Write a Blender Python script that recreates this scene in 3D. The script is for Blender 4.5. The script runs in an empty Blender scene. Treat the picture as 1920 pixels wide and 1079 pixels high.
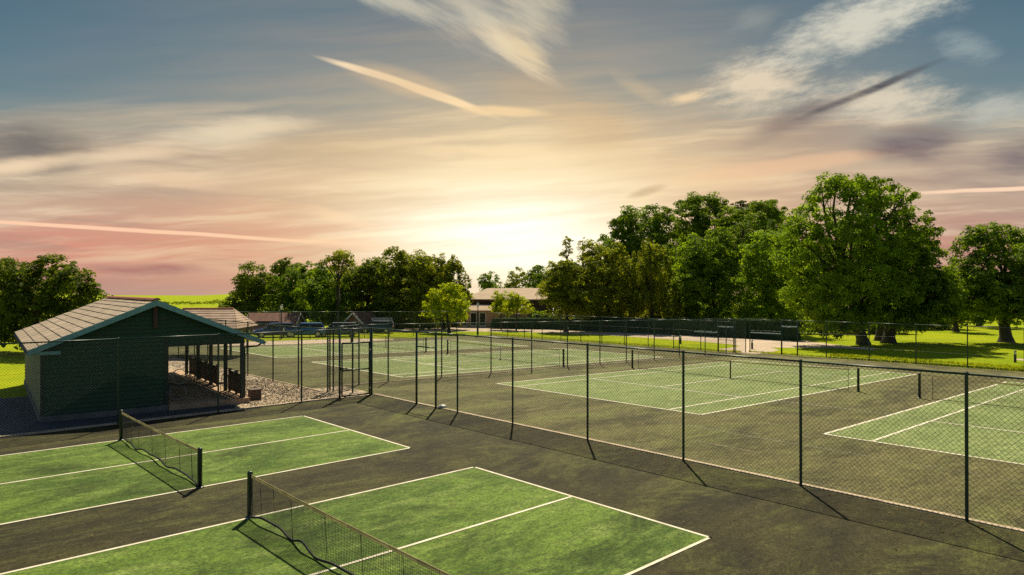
import bpy, math, random
import numpy as np
from mathutils import Vector, Matrix, Quaternion
R = math.radians
random.seed(7)
rng = np.random.default_rng(11)
scene = bpy.context.scene
COL = scene.collection
F, HC, HZ = 1280.0, 4.28, 545.0          # focal length in photo pixels, eye height (m), eye level row

# ------------------------------------------------------------------ site frame
_a = math.hypot(.677, .736)
E1 = Vector((.677/_a, -.736/_a))
EN = Vector((.736/_a, .677/_a))
C0 = Vector((-5.773, 28.095))
def sd(s, d):
    p = C0 + E1*s + EN*d
    return p.x, p.y
def to_sd(x, y):
    p = Vector((x, y)) - C0
    return p.dot(E1), p.dot(EN)
def gz_d(d):
    return -.02*min(max(d, 0.0), 40.0)
def gz(x, y):
    return gz_d(to_sd(x, y)[1])
def S3(s, d, h=0.0):
    x, y = sd(s, d)
    return Vector((x, y, gz_d(d)+h))
def at(px, Y):
    return (px-960)/F*Y
def zat(py, Y):
    return HC-(py-HZ)/F*Y

# ------------------------------------------------------------------ node helpers
class V:
    """a float socket in a node tree with operators"""
    def __init__(s, nt, sock): s.nt, s.sock = nt, sock
    def _m(s, op, *args, clamp=False):
        n = s.nt.nodes.new('ShaderNodeMath'); n.operation = op; n.use_clamp = clamp
        for i, a in enumerate((s,)+args):
            if isinstance(a, V): s.nt.links.new(a.sock, n.inputs[i])
            else: n.inputs[i].default_value = float(a)
        return V(s.nt, n.outputs[0])
    def __add__(s, o): return s._m('ADD', o)
    __radd__ = __add__
    def __sub__(s, o): return s._m('SUBTRACT', o)
    def __rsub__(s, o): return (s*-1.0)+o
    def __mul__(s, o): return s._m('MULTIPLY', o)
    __rmul__ = __mul__
    def __truediv__(s, o): return s._m('DIVIDE', o)
    def __pow__(s, o): return s._m('POWER', o)
    def mx(s, o): return s._m('MAXIMUM', o)
    def mn(s, o): return s._m('MINIMUM', o)
    def ab(s): return s._m('ABSOLUTE')
    def clamp(s): return s._m('ADD', 0.0, clamp=True)
    def exp(s): return s._m('EXPONENT')
    def sin(s): return s._m('SINE')
    def sstep(s, a, b):
        n = s.nt.nodes.new('ShaderNodeMapRange'); n.interpolation_type = 'SMOOTHSTEP'
        s.nt.links.new(s.sock, n.inputs[0])
        n.inputs[1].default_value = a; n.inputs[2].default_value = b
        return V(s.nt, n.outputs[0])
def new(nt, t, **kw):
    n = nt.nodes.new(t)
    for k, v in kw.items(): setattr(n, k, v)
    return n
def combine(nt, x, y, z=0.0):
    n = nt.nodes.new('ShaderNodeCombineXYZ')
    for i, a in enumerate((x, y, z)):
        if isinstance(a, V): nt.links.new(a.sock, n.inputs[i])
        else: n.inputs[i].default_value = a
    return n.outputs[0]
def noise(nt, vec, scale, detail=4.0, rough=.5, dist=0.0):
    n = nt.nodes.new('ShaderNodeTexNoise')
    nt.links.new(vec, n.inputs['Vector'])
    n.inputs['Scale'].default_value = scale; n.inputs['Detail'].default_value = detail
    n.inputs['Roughness'].default_value = rough; n.inputs['Distortion'].default_value = dist
    return V(nt, n.outputs[0])
def lin(c):
    return tuple(((v/255)/12.92 if v/255 <= .04045 else ((v/255+.055)/1.055)**2.4) for v in c)
def mixc(nt, fac, a, b):
    n = nt.nodes.new('ShaderNodeMix'); n.data_type = 'RGBA'
    if isinstance(fac, V): nt.links.new(fac.sock, n.inputs[0])
    else: n.inputs[0].default_value = fac
    for k, c in ((6, a), (7, b)):
        if isinstance(c, tuple): n.inputs[k].default_value = (*c[:3], 1)
        else: nt.links.new(c, n.inputs[k])
    return n.outputs[2]
def ramp(nt, fac, stops):
    n = nt.nodes.new('ShaderNodeValToRGB')
    el = n.color_ramp.elements
    while len(el) < len(stops): el.new(.5)
    for e, (p, c) in zip(el, stops):
        e.position = p; e.color = (*c, 1)
    nt.links.new(fac.sock, n.inputs[0])
    return n.outputs[0]

# ------------------------------------------------------------------ world
SUN_EL, SUN_AZ = R(51), R(1.5)           # the sun stands straight ahead, 51 degrees up
def make_world():
    w = bpy.data.worlds.new("World"); scene.world = w; w.use_nodes = True
    nt = w.node_tree; nt.nodes.clear()
    out = new(nt, 'ShaderNodeOutputWorld')
    tc = new(nt, 'ShaderNodeTexCoord')
    sep = new(nt, 'ShaderNodeSeparateXYZ'); nt.links.new(tc.outputs['Generated'], sep.inputs[0])
    x, y, z = (V(nt, sep.outputs[i]) for i in range(3))
    yy = y.mx(.05)
    u0, v0 = x/yy, z/yy                              # slope right and slope up of the line of sight
    flat = combine(nt, u0, v0, 0)
    wn = new(nt, 'ShaderNodeTexNoise'); nt.links.new(flat, wn.inputs['Vector'])
    wn.inputs['Scale'].default_value = 8; wn.inputs['Detail'].default_value = 4
    def warped(a, b):
        s1 = new(nt, 'ShaderNodeVectorMath', operation='SUBTRACT'); nt.links.new(wn.outputs['Color'], s1.inputs[0]); s1.inputs[1].default_value = (.5, .5, .5)
        s2 = new(nt, 'ShaderNodeVectorMath', operation='MULTIPLY_ADD'); nt.links.new(s1.outputs[0], s2.inputs[0]); s2.inputs[1].default_value = (a, b, 0); nt.links.new(flat, s2.inputs[2])
        return s2.outputs[0]
    w1, w2, w3 = warped(.008, .005), warped(.045, .020), warped(.06, .016)
    def mapped(vec, ang, sx, sy, off=(0, 0)):
        """axes turned by ang degrees, then stretched"""
        m = new(nt, 'ShaderNodeMapping', vector_type='TEXTURE'); nt.links.new(vec, m.inputs[0])
        m.inputs['Rotation'].default_value = (0, 0, R(ang)); m.inputs['Scale'].default_value = (1/sx, 1/sy, 1); m.inputs['Location'].default_value = (*off, 0)
        return m.outputs[0]
    def blob(p, q, wid, vec):
        """1 in the middle of a long ellipse laid from p to q, 0 at its rim"""
        ax, ay, bx, by = (p[0]-960)/F, (HZ-p[1])/F, (q[0]-960)/F, (HZ-q[1])/F
        L = math.hypot(bx-ax, by-ay)
        m = new(nt, 'ShaderNodeMapping', vector_type='TEXTURE'); nt.links.new(vec, m.inputs[0])
        m.inputs['Location'].default_value = ((ax+bx)/2, (ay+by)/2, 0); m.inputs['Rotation'].default_value = (0, 0, math.atan2(by-ay, bx-ax))
        m.inputs['Scale'].default_value = (L*.58, wid/F, 1)
        g = new(nt, 'ShaderNodeTexGradient', gradient_type='SPHERICAL'); nt.links.new(m.outputs[0], g.inputs[0])
        return V(nt, g.outputs[1])
    silk = noise(nt, mapped(w3, 4, 1.2, 17), 2.4, 6, .58)
    silk2 = noise(nt, mapped(w3, -4, 1.0, 12, (.3, .7)), 2.8, 5, .58)
    wisp = noise(nt, mapped(w2, -4, 3.2, 20), 3.0, 5, .64)
    fib_c = noise(nt, mapped(w1, -28, 3.6, 19), 2.4, 8, .70)
    fib_r = noise(nt, mapped(w1, 14, 7, 21), 2.8, 8, .72)
    band = noise(nt, mapped(flat, 0, 1.3, 5), 2.2, 3, .55)
    vb = v0+(band-.5)*.09+u0*u0*.015
    col = ramp(nt, (vb*2.0).clamp(), [(0.0, lin((180, 140, 132))), (.07, lin((196, 134, 122))), (.133, lin((212, 140, 122))), (.195, lin((206, 150, 132))),
                       (.258, lin((200, 168, 146))), (.336, lin((206, 184, 158))), (.414, lin((186, 172, 152))), (.477, lin((156, 156, 148))),
                       (.539, lin((120, 140, 144))), (.617, lin((100, 129, 141))), (.758, lin((87, 119, 136))), (.9, lin((78, 110, 129)))])
    col = mixc(nt, u0.sstep(.25, .62)*(1.0-v0.sstep(.10, .24))*.45, col, lin((160, 134, 130)))
    low = v0.sstep(-.02, .09)*(1.0-v0.sstep(.23, .29))
    col = mixc(nt, silk.sstep(.43, .70)*low*.74, col, lin((238, 218, 186)))
    col = mixc(nt, silk2.sstep(.46, .68)*low*u0.ab().sstep(.05, .32)*.58, col, lin((158, 140, 130)))
    # soft cloud banks: where, half width, colour, strength
    for p, q, a, c, k in [((-120, 262), (230, 285), 58, (108, 108, 108), .95), ((-60, 225), (500, 232), 30, (160, 158, 146), .6),
                          ((250, 262), (640, 228), 34, (224, 212, 186), .95), ((-120, 335), (180, 284), 18, (240, 214, 180), .95),
                          ((60, 300), (420, 282), 14, (230, 208, 178), .8), ((170, 312), (460, 358), 18, (230, 200, 170), .75),
                          ((360, 292), (760, 292), 34, (172, 156, 134), .7), ((470, 258), (800, 272), 30, (164, 152, 134), .65),
                          ((700, 345), (1300, 300), 52, (252, 226, 178), .6), ((680, 286), (1200, 280), 16, (252, 226, 180), .85),
                          ((540, 388), (740, 432), 14, (242, 196, 158), .85), ((980, 236), (1250, 262), 78, (176, 154, 126), .85),
                          ((870, 160), (1120, 200), 60, (164, 148, 128), .5), ((1120, 325), (1500, 330), 40, (226, 192, 156), .6),
                          ((1280, 285), (1700, 250), 46, (160, 138, 128), .6), ((1640, 330), (1980, 310), 50, (150, 132, 130), .55), ((0, 372), (500, 395), 22, (188, 150, 134), .6)]:
        m = blob(p, q, a*1.4, w2)
        col = mixc(nt, (m*1.4+wisp*1.3-.72).sstep(0, 1.25)*m.sstep(0, .45)*k, col, lin(c))
    # high cirrus, combed and faintly rippled
    for p, q, a, c, k, tx in [((600, -50), (900, 60), 44, (196, 196, 180), .75, fib_c), ((820, -20), (1060, 165), 42, (236, 222, 190), 1.05, fib_c), ((680, -110), (1060, 110), 130, (188, 188, 174), .66, fib_c),
                              ((1000, -110), (1000, 160), 100, (206, 200, 178), .62, fib_c), ((900, 30), (1060, 150), 44, (222, 206, 170), .8, fib_c),
                              ((1130, 115), (1275, 205), 26, (196, 180, 152), .38, fib_c), ((1225, 190), (1340, 172), 20, (230, 208, 172), .95, fib_r),
                              ((1280, 165), (1560, 150), 92, (220, 210, 188), 1.0, fib_r), ((1350, 150), (1900, -70), 84, (208, 208, 194), 1.0, fib_r),
                              ((1440, 190), (1860, 180), 74, (214, 206, 186), .95, fib_r), ((1760, 215), (2000, 180), 50, (184, 188, 180), .8, fib_r),
                              ((1730, 70), (1890, 105), 44, (160, 176, 178), .5, fib_r), ((1340, 60), (1480, 10), 40, (130, 146, 150), .6, fib_r)]:
        m = blob(p, q, a, w2)
        col = mixc(nt, (m*1.55+tx*1.9-1.20).sstep(0, 1.35)*m.sstep(0, .45)*k*1.12, col, lin(c))
    for p, q, a, c, k in [((592, 105), (800, 168), 6, (248, 226, 192), 1.15), ((690, 130), (935, 222), 7.5, (254, 228, 184), 1.2), ((640, 120), (870, 186), 22, (206, 182, 150), .5), ((850, 205), (1040, 214), 9, (244, 212, 164), .8),
                          ((-300, 398), (800, 466), 3.4, (255, 206, 174), 1.2), ((500, 446), (900, 474), 9, (248, 192, 154), .7),
                          ((620, 446), (1240, 396), 5, (255, 242, 206), 1.1), ((1640, 366), (2200, 340), 3.6, (252, 216, 186), 1.15),
                          ((1200, 350), (1720, 278), 14, (232, 190, 156), .75), ((1140, 392), (1250, 352), 16, (232, 200, 146), .7)]:
        m = blob(p, q, a*1.5, w1)
        col = mixc(nt, (m.sstep(0, .62)*k*(.5+wisp*.9)).clamp(), col, lin(c))
    # the low bright place behind thin cloud
    g = u0*u0*.50+(v0-.080)*(v0-.080)*1.5
    g3 = (g*(-1/.37**2)).exp(); g2 = (g*(-1/.185**2)).exp(); g1 = ((u0*u0*.34+(v0-.075)*(v0-.075)*2.0)*(-1/.105**2)).exp()
    mod = silk*1.5-.75+1.0
    col = mixc(nt, (g3*.46*mod).clamp(), col, lin((248, 202, 148)))
    col = mixc(nt, (g2*.86*mod).clamp(), col, lin((255, 234, 182)))
    col = mixc(nt, (g1*(silk*1.7-.02)).clamp(), col, (1.34, 1.26, 1.06))
    for p, q, a, c, k in [((1370, 276), (1620, 172), 24, (128, 112, 110), .8), ((1480, 230), (1785, 106), 8, (84, 82, 88), 1.05), ((1600, 278), (1830, 258), 36, (112, 98, 106), .95),
                          ((1170, 372), (1256, 346), 9, (178, 150, 116), .6), ((1830, 306), (2040, 282), 44, (116, 106, 112), .9), ((-60, 500), (170, 522), 16, (150, 108, 112), .7),
                          ((120, 498), (420, 508), 12, (160, 108, 106), .8), ((1760, 428), (2000, 440), 18, (162, 122, 120), .7)]:
        m = blob(p, q, a*1.3, w1 if a < 10 else w2)
        col = mixc(nt, (m.sstep(0, .8)*k*(wisp*1.1+.25)).clamp(), col, lin(c))
    bg = new(nt, 'ShaderNodeBackground'); nt.links.new(col, bg.inputs[0]); bg.inputs[1].default_value = .77
    sky = new(nt, 'ShaderNodeTexSky'); sky.sky_type = 'NISHITA'; sky.sun_disc = False
    sky.sun_elevation = SUN_EL; sky.sun_rotation = SUN_AZ
    bg2 = new(nt, 'ShaderNodeBackground'); nt.links.new(sky.outputs[0], bg2.inputs[0]); bg2.inputs[1].default_value = .055
    # the sky behind and above the viewer is clear blue, the cloud field lies ahead
    ahead = (y-z*.25).sstep(.05, .45)
    ms = new(nt, 'ShaderNodeMixShader'); nt.links.new(ahead.sock, ms.inputs[0])
    nt.links.new(bg2.outputs[0], ms.inputs[1]); nt.links.new(bg.outputs[0], ms.inputs[2])
    nt.links.new(ms.outputs[0], out.inputs[0])
    w.cycles.sampling_method = 'MANUAL'; w.cycles.sample_map_resolution = 512
make_world()
sl = bpy.data.lights.new('sun', 'SUN'); sl.energy = 5.0; sl.angle = R(.5); sl.color = (1, .89, .66)
so = bpy.data.objects.new('sun', sl); COL.objects.link(so)
sdir = Vector((math.sin(SUN_AZ)*math.cos(SUN_EL), math.cos(SUN_AZ)*math.cos(SUN_EL), math.sin(SUN_EL)))
so.rotation_euler = sdir.to_track_quat('Z', 'Y').to_euler(); so.location = (0, 60, 80)

cam = bpy.data.cameras.new('camera'); cam.sensor_width = 36; cam.lens = 36*F/1920; cam.clip_end = 9000; cam.clip_start = .1
co = bpy.data.objects.new('camera', cam); COL.objects.link(co); scene.camera = co
co.location = (0, 0, HC); co.rotation_euler = (R(90)+math.atan((HZ-539.5)/F), 0, 0)
vs = scene.view_settings; vs.view_transform = 'Standard'; vs.look = 'None'; vs.exposure = .38; vs.gamma = 1
scene.cycles.use_denoising = False
scene.cycles.max_bounces = 6; scene.cycles.transparent_max_bounces = 8
scene.cycles.sample_clamp_indirect = 6

# ------------------------------------------------------------------ materials
def mat(name, col, rough=.6, var=None, scale=3.0, detail=5, bump=0.0, bscale=40.0, metal=0.0, spec=.5, coord='Object', stretch=(1, 1, 1)):
    m = bpy.data.materials.new(name); m.use_nodes = True
    nt = m.node_tree; b = nt.nodes['Principled BSDF']
    b.inputs['Roughness'].default_value = rough; b.inputs['Metallic'].default_value = metal
    b.inputs['Specular IOR Level'].default_value = spec
    tc = new(nt, 'ShaderNodeTexCoord'); mp = new(nt, 'ShaderNodeMapping')
    nt.links.new(tc.outputs[coord], mp.inputs[0]); mp.inputs['Scale'].default_value = stretch
    vec = mp.outputs[0]
    if var is None: var = tuple(c*.75 for c in col)
    n = noise(nt, vec, scale, detail, .6)
    c = mixc(nt, n.sstep(.35, .65), col, var)
    nt.links.new(c, b.inputs['Base Color'])
    if bump:
        nb = noise(nt, vec, bscale, 4, .6)
        bp = new(nt, 'ShaderNodeBump'); bp.inputs['Strength'].default_value = bump; bp.inputs['Distance'].default_value = .02
        nt.links.new(nb.sock, bp.inputs['Height']); nt.links.new(bp.outputs[0], b.inputs['Normal'])
    return m
def site_vec(nt):
    """coordinates in the frame of the courts: x along the baselines, y along the sidelines"""
    g = new(nt, 'ShaderNodeNewGeometry'); mp = new(nt, 'ShaderNodeMapping'); mp.vector_type = 'POINT'
    mp.inputs['Rotation'].default_value = (0, 0, -math.atan2(E1.y, E1.x))
    nt.links.new(g.outputs['Position'], mp.inputs[0])
    return mp.outputs[0]
def scaled(nt, vec, s):
    mp = new(nt, 'ShaderNodeMapping'); mp.inputs['Scale'].default_value = s; nt.links.new(vec, mp.inputs[0]); return mp.outputs[0]
def turf(name, a, b, c, moss=None, mossamt=.5, sheen=.35):
    """sand-filled artificial turf: brushed pile, worn and mossy patches"""
    m = bpy.data.materials.new(name); m.use_nodes = True
    nt = m.node_tree; p = nt.nodes['Principled BSDF']; vec = site_vec(nt)
    n1 = noise(nt, scaled(nt, vec, (.30, .12, 1)), 2.0, 6, .62, .6)
    n2 = noise(nt, scaled(nt, vec, (1.0, .35, 1)), 2.2, 6, .68, .5)
    n3 = noise(nt, scaled(nt, vec, (1.0, .55, 1)), 34.0, 4, .7)
    n5 = noise(nt, scaled(nt, vec, (1, 1, 1)), 130.0, 2, .6)
    col = mixc(nt, n1.sstep(.36, .64), a, b)
    col = mixc(nt, n2.sstep(.44, .72)*.75, col, c)
    if moss:
        n4 = noise(nt, scaled(nt, vec, (.5, .22, 1)), 1.1, 8, .74, .8)
        col = mixc(nt, n4.sstep(.46, .68)*mossamt, col, moss)
    n6 = noise(nt, scaled(nt, vec, (1.0, .6, 1)), 8.0, 4, .72, .4)
    k = (n3.sstep(.30, .70)*1.0+.48)*(n5.sstep(.25, .75)*.6+.70)*(n6.sstep(.28, .72)*.62+.69)
    vm = new(nt, 'ShaderNodeVectorMath', operation='SCALE'); nt.links.new(col, vm.inputs[0]); nt.links.new(k.sock, vm.inputs['Scale'])
    nt.links.new(vm.outputs[0], p.inputs['Base Color'])
    p.inputs['Roughness'].default_value = .8; p.inputs['Specular IOR Level'].default_value = .12
    bp = new(nt, 'ShaderNodeBump'); bp.inputs['Strength'].default_value = .55; bp.inputs['Distance'].default_value = .03
    nt.links.new((n3+n5*.6).sock, bp.inputs['Height']); nt.links.new(bp.outputs[0], p.inputs['Normal'])
    return m
def leafmat(name, a, b, trans=.45, tint=(2.1, 1.9, .5)):
    m = bpy.data.materials.new(name); m.use_nodes = True
    nt = m.node_tree; nt.nodes.clear(); out = new(nt, 'ShaderNodeOutputMaterial')
    g = new(nt, 'ShaderNodeNewGeometry')
    n = noise(nt, g.outputs['Position'], .55, 3, .6)
    col = mixc(nt, n.sstep(.36, .64), a, b)
    rnd = V(nt, g.outputs['Random Per Island'])
    k = rnd*.5+.75
    vm = new(nt, 'ShaderNodeVectorMath', operation='SCALE'); nt.links.new(col, vm.inputs[0]); nt.links.new(k.sock, vm.inputs['Scale'])
    d = new(nt, 'ShaderNodeBsdfPrincipled'); nt.links.new(vm.outputs[0], d.inputs['Base Color'])
    d.inputs['Roughness'].default_value = .7; d.inputs['Specular IOR Level'].default_value = .1
    tr = new(nt, 'ShaderNodeBsdfTranslucent')
    hue = new(nt, 'ShaderNodeMix'); hue.data_type = 'RGBA'; hue.blend_type = 'MULTIPLY'; hue.inputs[0].default_value = 1
    nt.links.new(vm.outputs[0], hue.inputs[6]); hue.inputs[7].default_value = (*tint, 1)
    nt.links.new(hue.outputs[2], tr.inputs[0])
    ms = new(nt, 'ShaderNodeMixShader'); ms.inputs[0].default_value = trans
    nt.links.new(d.outputs[0], ms.inputs[1]); nt.links.new(tr.outputs[0], ms.inputs[2]); nt.links.new(ms.outputs[0], out.inputs[0])
    return m
def grassmat(name, a, b, c):
    m = bpy.data.materials.new(name); m.use_nodes = True
    nt = m.node_tree; p = nt.nodes['Principled BSDF']; g = new(nt, 'ShaderNodeNewGeometry'); vec = g.outputs['Position']
    n1 = noise(nt, vec, .09, 6, .65); n2 = noise(nt, scaled(nt, vec, (1, .5, 1)), .9, 6, .7); n3 = noise(nt, vec, 22, 3, .7)
    col = mixc(nt, n1.sstep(.38, .62), a, b); col = mixc(nt, n2.sstep(.45, .7)*.6, col, c)
    k = n3*.9+.55
    vm = new(nt, 'ShaderNodeVectorMath', operation='SCALE'); nt.links.new(col, vm.inputs[0]); nt.links.new(k.sock, vm.inputs['Scale'])
    # land far off is fields parted by hedges
    nt.links.new(vm.outputs[0], p.inputs['Base Color'])
    p.inputs['Roughness'].default_value = .9; p.inputs['Specular IOR Level'].default_value = .03
    bp = new(nt, 'ShaderNodeBump'); bp.inputs['Strength'].default_value = .6; bp.inputs['Distance'].default_value = .05
    nt.links.new((n3+n2*.5).sock, bp.inputs['Height']); nt.links.new(bp.outputs[0], p.inputs['Normal'])
    return m
def gravelmat(name, c1, c2, c3, sc=26.0):
    m = bpy.data.materials.new(name); m.use_nodes = True
    nt = m.node_tree; p = nt.nodes['Principled BSDF']; g = new(nt, 'ShaderNodeNewGeometry'); vec = g.outputs['Position']
    vo = new(nt, 'ShaderNodeTexVoronoi'); vo.inputs['Scale'].default_value = sc; nt.links.new(vec, vo.inputs['Vector'])
    s = new(nt, 'ShaderNodeSeparateColor'); nt.links.new(vo.outputs['Color'], s.inputs[0])
    r = V(nt, s.outputs[0]); n1 = noise(nt, vec, 1.2, 4, .6)
    col = mixc(nt, r.sstep(.2, .9), c1, c2); col = mixc(nt, n1.sstep(.5, .75)*.6, col, c3)
    nt.links.new(col, p.inputs['Base Color']); p.inputs['Roughness'].default_value = .85
    bp = new(nt, 'ShaderNodeBump'); bp.inputs['Strength'].default_value = 1; bp.inputs['Distance'].default_value = .03; bp.invert = True
    nt.links.new(vo.outputs['Distance'], bp.inputs['Height']); nt.links.new(bp.outputs[0], p.inputs['Normal'])
    return m
M = {}
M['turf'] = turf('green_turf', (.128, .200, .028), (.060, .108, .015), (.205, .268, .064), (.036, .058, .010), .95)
M['turf_pale'] = turf('pale_green_turf', (.232, .288, .100), (.175, .228, .072), (.295, .335, .132), (.150, .180, .058), .65)  # paler copy of the turf, backlit sheen of the far courts put into colour
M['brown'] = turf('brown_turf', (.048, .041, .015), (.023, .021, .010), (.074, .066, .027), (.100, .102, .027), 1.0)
M['brown_pale'] = turf('pale_brown_turf', (.142, .128, .050), (.070, .064, .026), (.200, .182, .072), (.165, .174, .054), .95)  # surround lightened the same way, its backlit sheen painted in
M['line'] = mat('line_paint', (.78, .72, .56), .8, (.62, .55, .40), 2.5, 6, .3, 90)
M['line_worn'] = mat('worn_line_paint', (.40, .34, .20), .8, (.10, .085, .05), 1.4, 6, .3, 90)
M['kerb'] = mat('kerb_concrete', (.58, .45, .31), .9, (.42, .33, .22), 3, 6, .4, 60)
M['grass'] = grassmat('lawn_grass', (.330, .385, .006), (.220, .300, .006), (.400, .415, .008))
M['gravel'] = gravelmat('gravel_stone', (.58, .44, .28), (.05, .034, .02), (.30, .21, .13), 11.0)
M['tarmac'] = mat('tarmac', (.045, .050, .058), .85, (.07, .072, .075), 1.2, 6, .5, 120)
M['road'] = mat('pink_gravel_road', (.60, .46, .33), .9, (.48, .36, .25), .5, 6, .3, 30, coord='Generated', stretch=(40, 40, 1))
M['steel'] = mat('green_coated_steel', (.012, .036, .022), .38, (.020, .055, .034), 3, 4, .05, 80)
M['wire'] = mat('green_coated_wire', (.012, .030, .018), .5, (.018, .042, .026), 3)
M['netpost'] = mat('net_post_paint', (.006, .022, .016), .35, (.012, .034, .024), 3)
M['net'] = mat('black_net_cord', (.010, .012, .010), .8, (.018, .018, .014), 4)
M['tape'] = leafmat('cream_net_tape', (.62, .56, .38), (.56, .50, .33), .6, (1.1, 1.1, 1.0))
M['strap'] = mat('white_strap', (.75, .74, .68), .7)
M['clad'] = mat('green_stained_boards', (.016, .070, .030), .7, (.030, .060, .024), 1.3, 6, .25, 30, stretch=(1, 1, 6))
M['clad_side'] = mat('lit_green_boards', (.10, .15, .07), .7, (.06, .10, .05), 2)  # lighter copy of the boards: open-sky light painted on the side wall
M['fascia'] = mat('teal_fascia_paint', (.19, .37, .355), .5, (.15, .31, .30), 3, 5, .1, 40)
M['tile'] = mat('grey_brown_roof_tile', (.44, .34, .235), .85, (.30, .23, .165), 1.6, 7, .4, 22)
M['tile_warm'] = mat('warm_roof_tile', (.46, .31, .21), .8, (.34, .22, .145), 1.6, 7, .4, 22)
M['ridge'] = mat('terracotta_ridge', (.42, .125, .055), .75, (.33, .10, .05), 4, 5, .2, 30)
M['brownwood'] = mat('brown_stained_wood', (.085, .036, .020), .6, (.055, .024, .014), 5, 5, .25, 40, stretch=(4, 4, 1))
M['darkwood'] = mat('dark_green_post', (.010, .024, .017), .6, (.018, .034, .022), 4)
M['slab'] = mat('tan_paving', (.52, .34, .20), .85, (.38, .25, .15), 2, 6, .3, 40)
M['plinth'] = mat('pale_concrete', (.17, .17, .15), .85, (.12, .12, .11), 3, 6, .3, 40)
M['white'] = mat('white_paint', (.70, .69, .66), .5, (.6, .58, .54), 5)
M['dark'] = mat('black_plastic', (.015, .016, .016), .5)
M['bark'] = mat('tree_bark', (.060, .046, .030), .9, (.035, .028, .019), 3, 6, .8, 14, stretch=(3, 3, .7))
M['bark_mossy'] = mat('mossy_bark', (.075, .080, .030), .9, (.050, .042, .024), 2, 6, .8, 14, stretch=(3, 3, .7))
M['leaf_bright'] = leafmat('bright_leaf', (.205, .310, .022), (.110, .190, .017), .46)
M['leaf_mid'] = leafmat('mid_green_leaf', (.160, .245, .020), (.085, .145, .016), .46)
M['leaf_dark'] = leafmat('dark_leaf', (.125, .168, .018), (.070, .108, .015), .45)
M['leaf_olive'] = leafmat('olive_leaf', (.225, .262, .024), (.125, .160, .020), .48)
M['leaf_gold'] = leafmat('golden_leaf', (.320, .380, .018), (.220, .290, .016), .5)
M['leaf_blue'] = leafmat('pine_needle', (.070, .105, .040), (.048, .075, .032), .4)
M['hedge'] = leafmat('hedge_leaf', (.034, .072, .030), (.022, .050, .022), .25)
M['blade'] = leafmat('grass_blade', (.24, .28, .012), (.17, .21, .012), .5)
M['brick'] = mat('red_brick', (.28, .13, .08), .85, (.2, .09, .06), 2.5, 6, .3, 30)
M['pinkwall'] = mat('pink_render', (.52, .33, .24), .85, (.42, .26, .19), 2)
M['brownwall'] = mat('brown_cladding', (.075, .045, .026), .8, (.05, .03, .018), 2)
M['hallroof'] = mat('pale_sheet_roof', (.46, .36, .26), .95, (.38, .29, .21), .6, 6, .1, 10, spec=.05)
M['redroof'] = mat('red_tile_roof', (.20, .085, .055), .95, (.13, .06, .04), 2, 6, .4, 20)
M['slate'] = mat('slate_roof', (.12, .10, .09), .95, (.08, .07, .065), 2, spec=.03)
M['glass'] = mat('window_glass', (.012, .016, .02), .15, (.02, .026, .03), 2, spec=.3)
M['chrome'] = mat('wheel_alloy', (.5, .5, .5), .3, metal=.9)
M['tyre'] = mat('tyre_rubber', (.012, .012, .012), .8)
for k, c in dict(navy=(.014, .055, .19), blue=(.02, .17, .42), silver=(.10, .12, .14), teal=(.02, .06, .08), maroon=(.16, .035, .03)).items():
    M['car_'+k] = mat('car_paint_'+k, c, .25, tuple(v*.92 for v in c), 2, spec=.7)
M['bar_lit'] = mat('lit_green_bar', (.72, .80, .74), .6, (.6, .7, .64), 3)  # near-white colour paints in the light catching the bar tops
M['tube_grey'] = mat('dull_white_tube', (.40, .41, .40), .5, (.32, .33, .32), 5)
M['dry_leaf'] = leafmat('dry_leaf', (.26, .17, .06), (.16, .11, .04), .3, (1, 1, .8))
M['lamp'] = mat('lamp_glass', (.75, .75, .72), .3)

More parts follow.
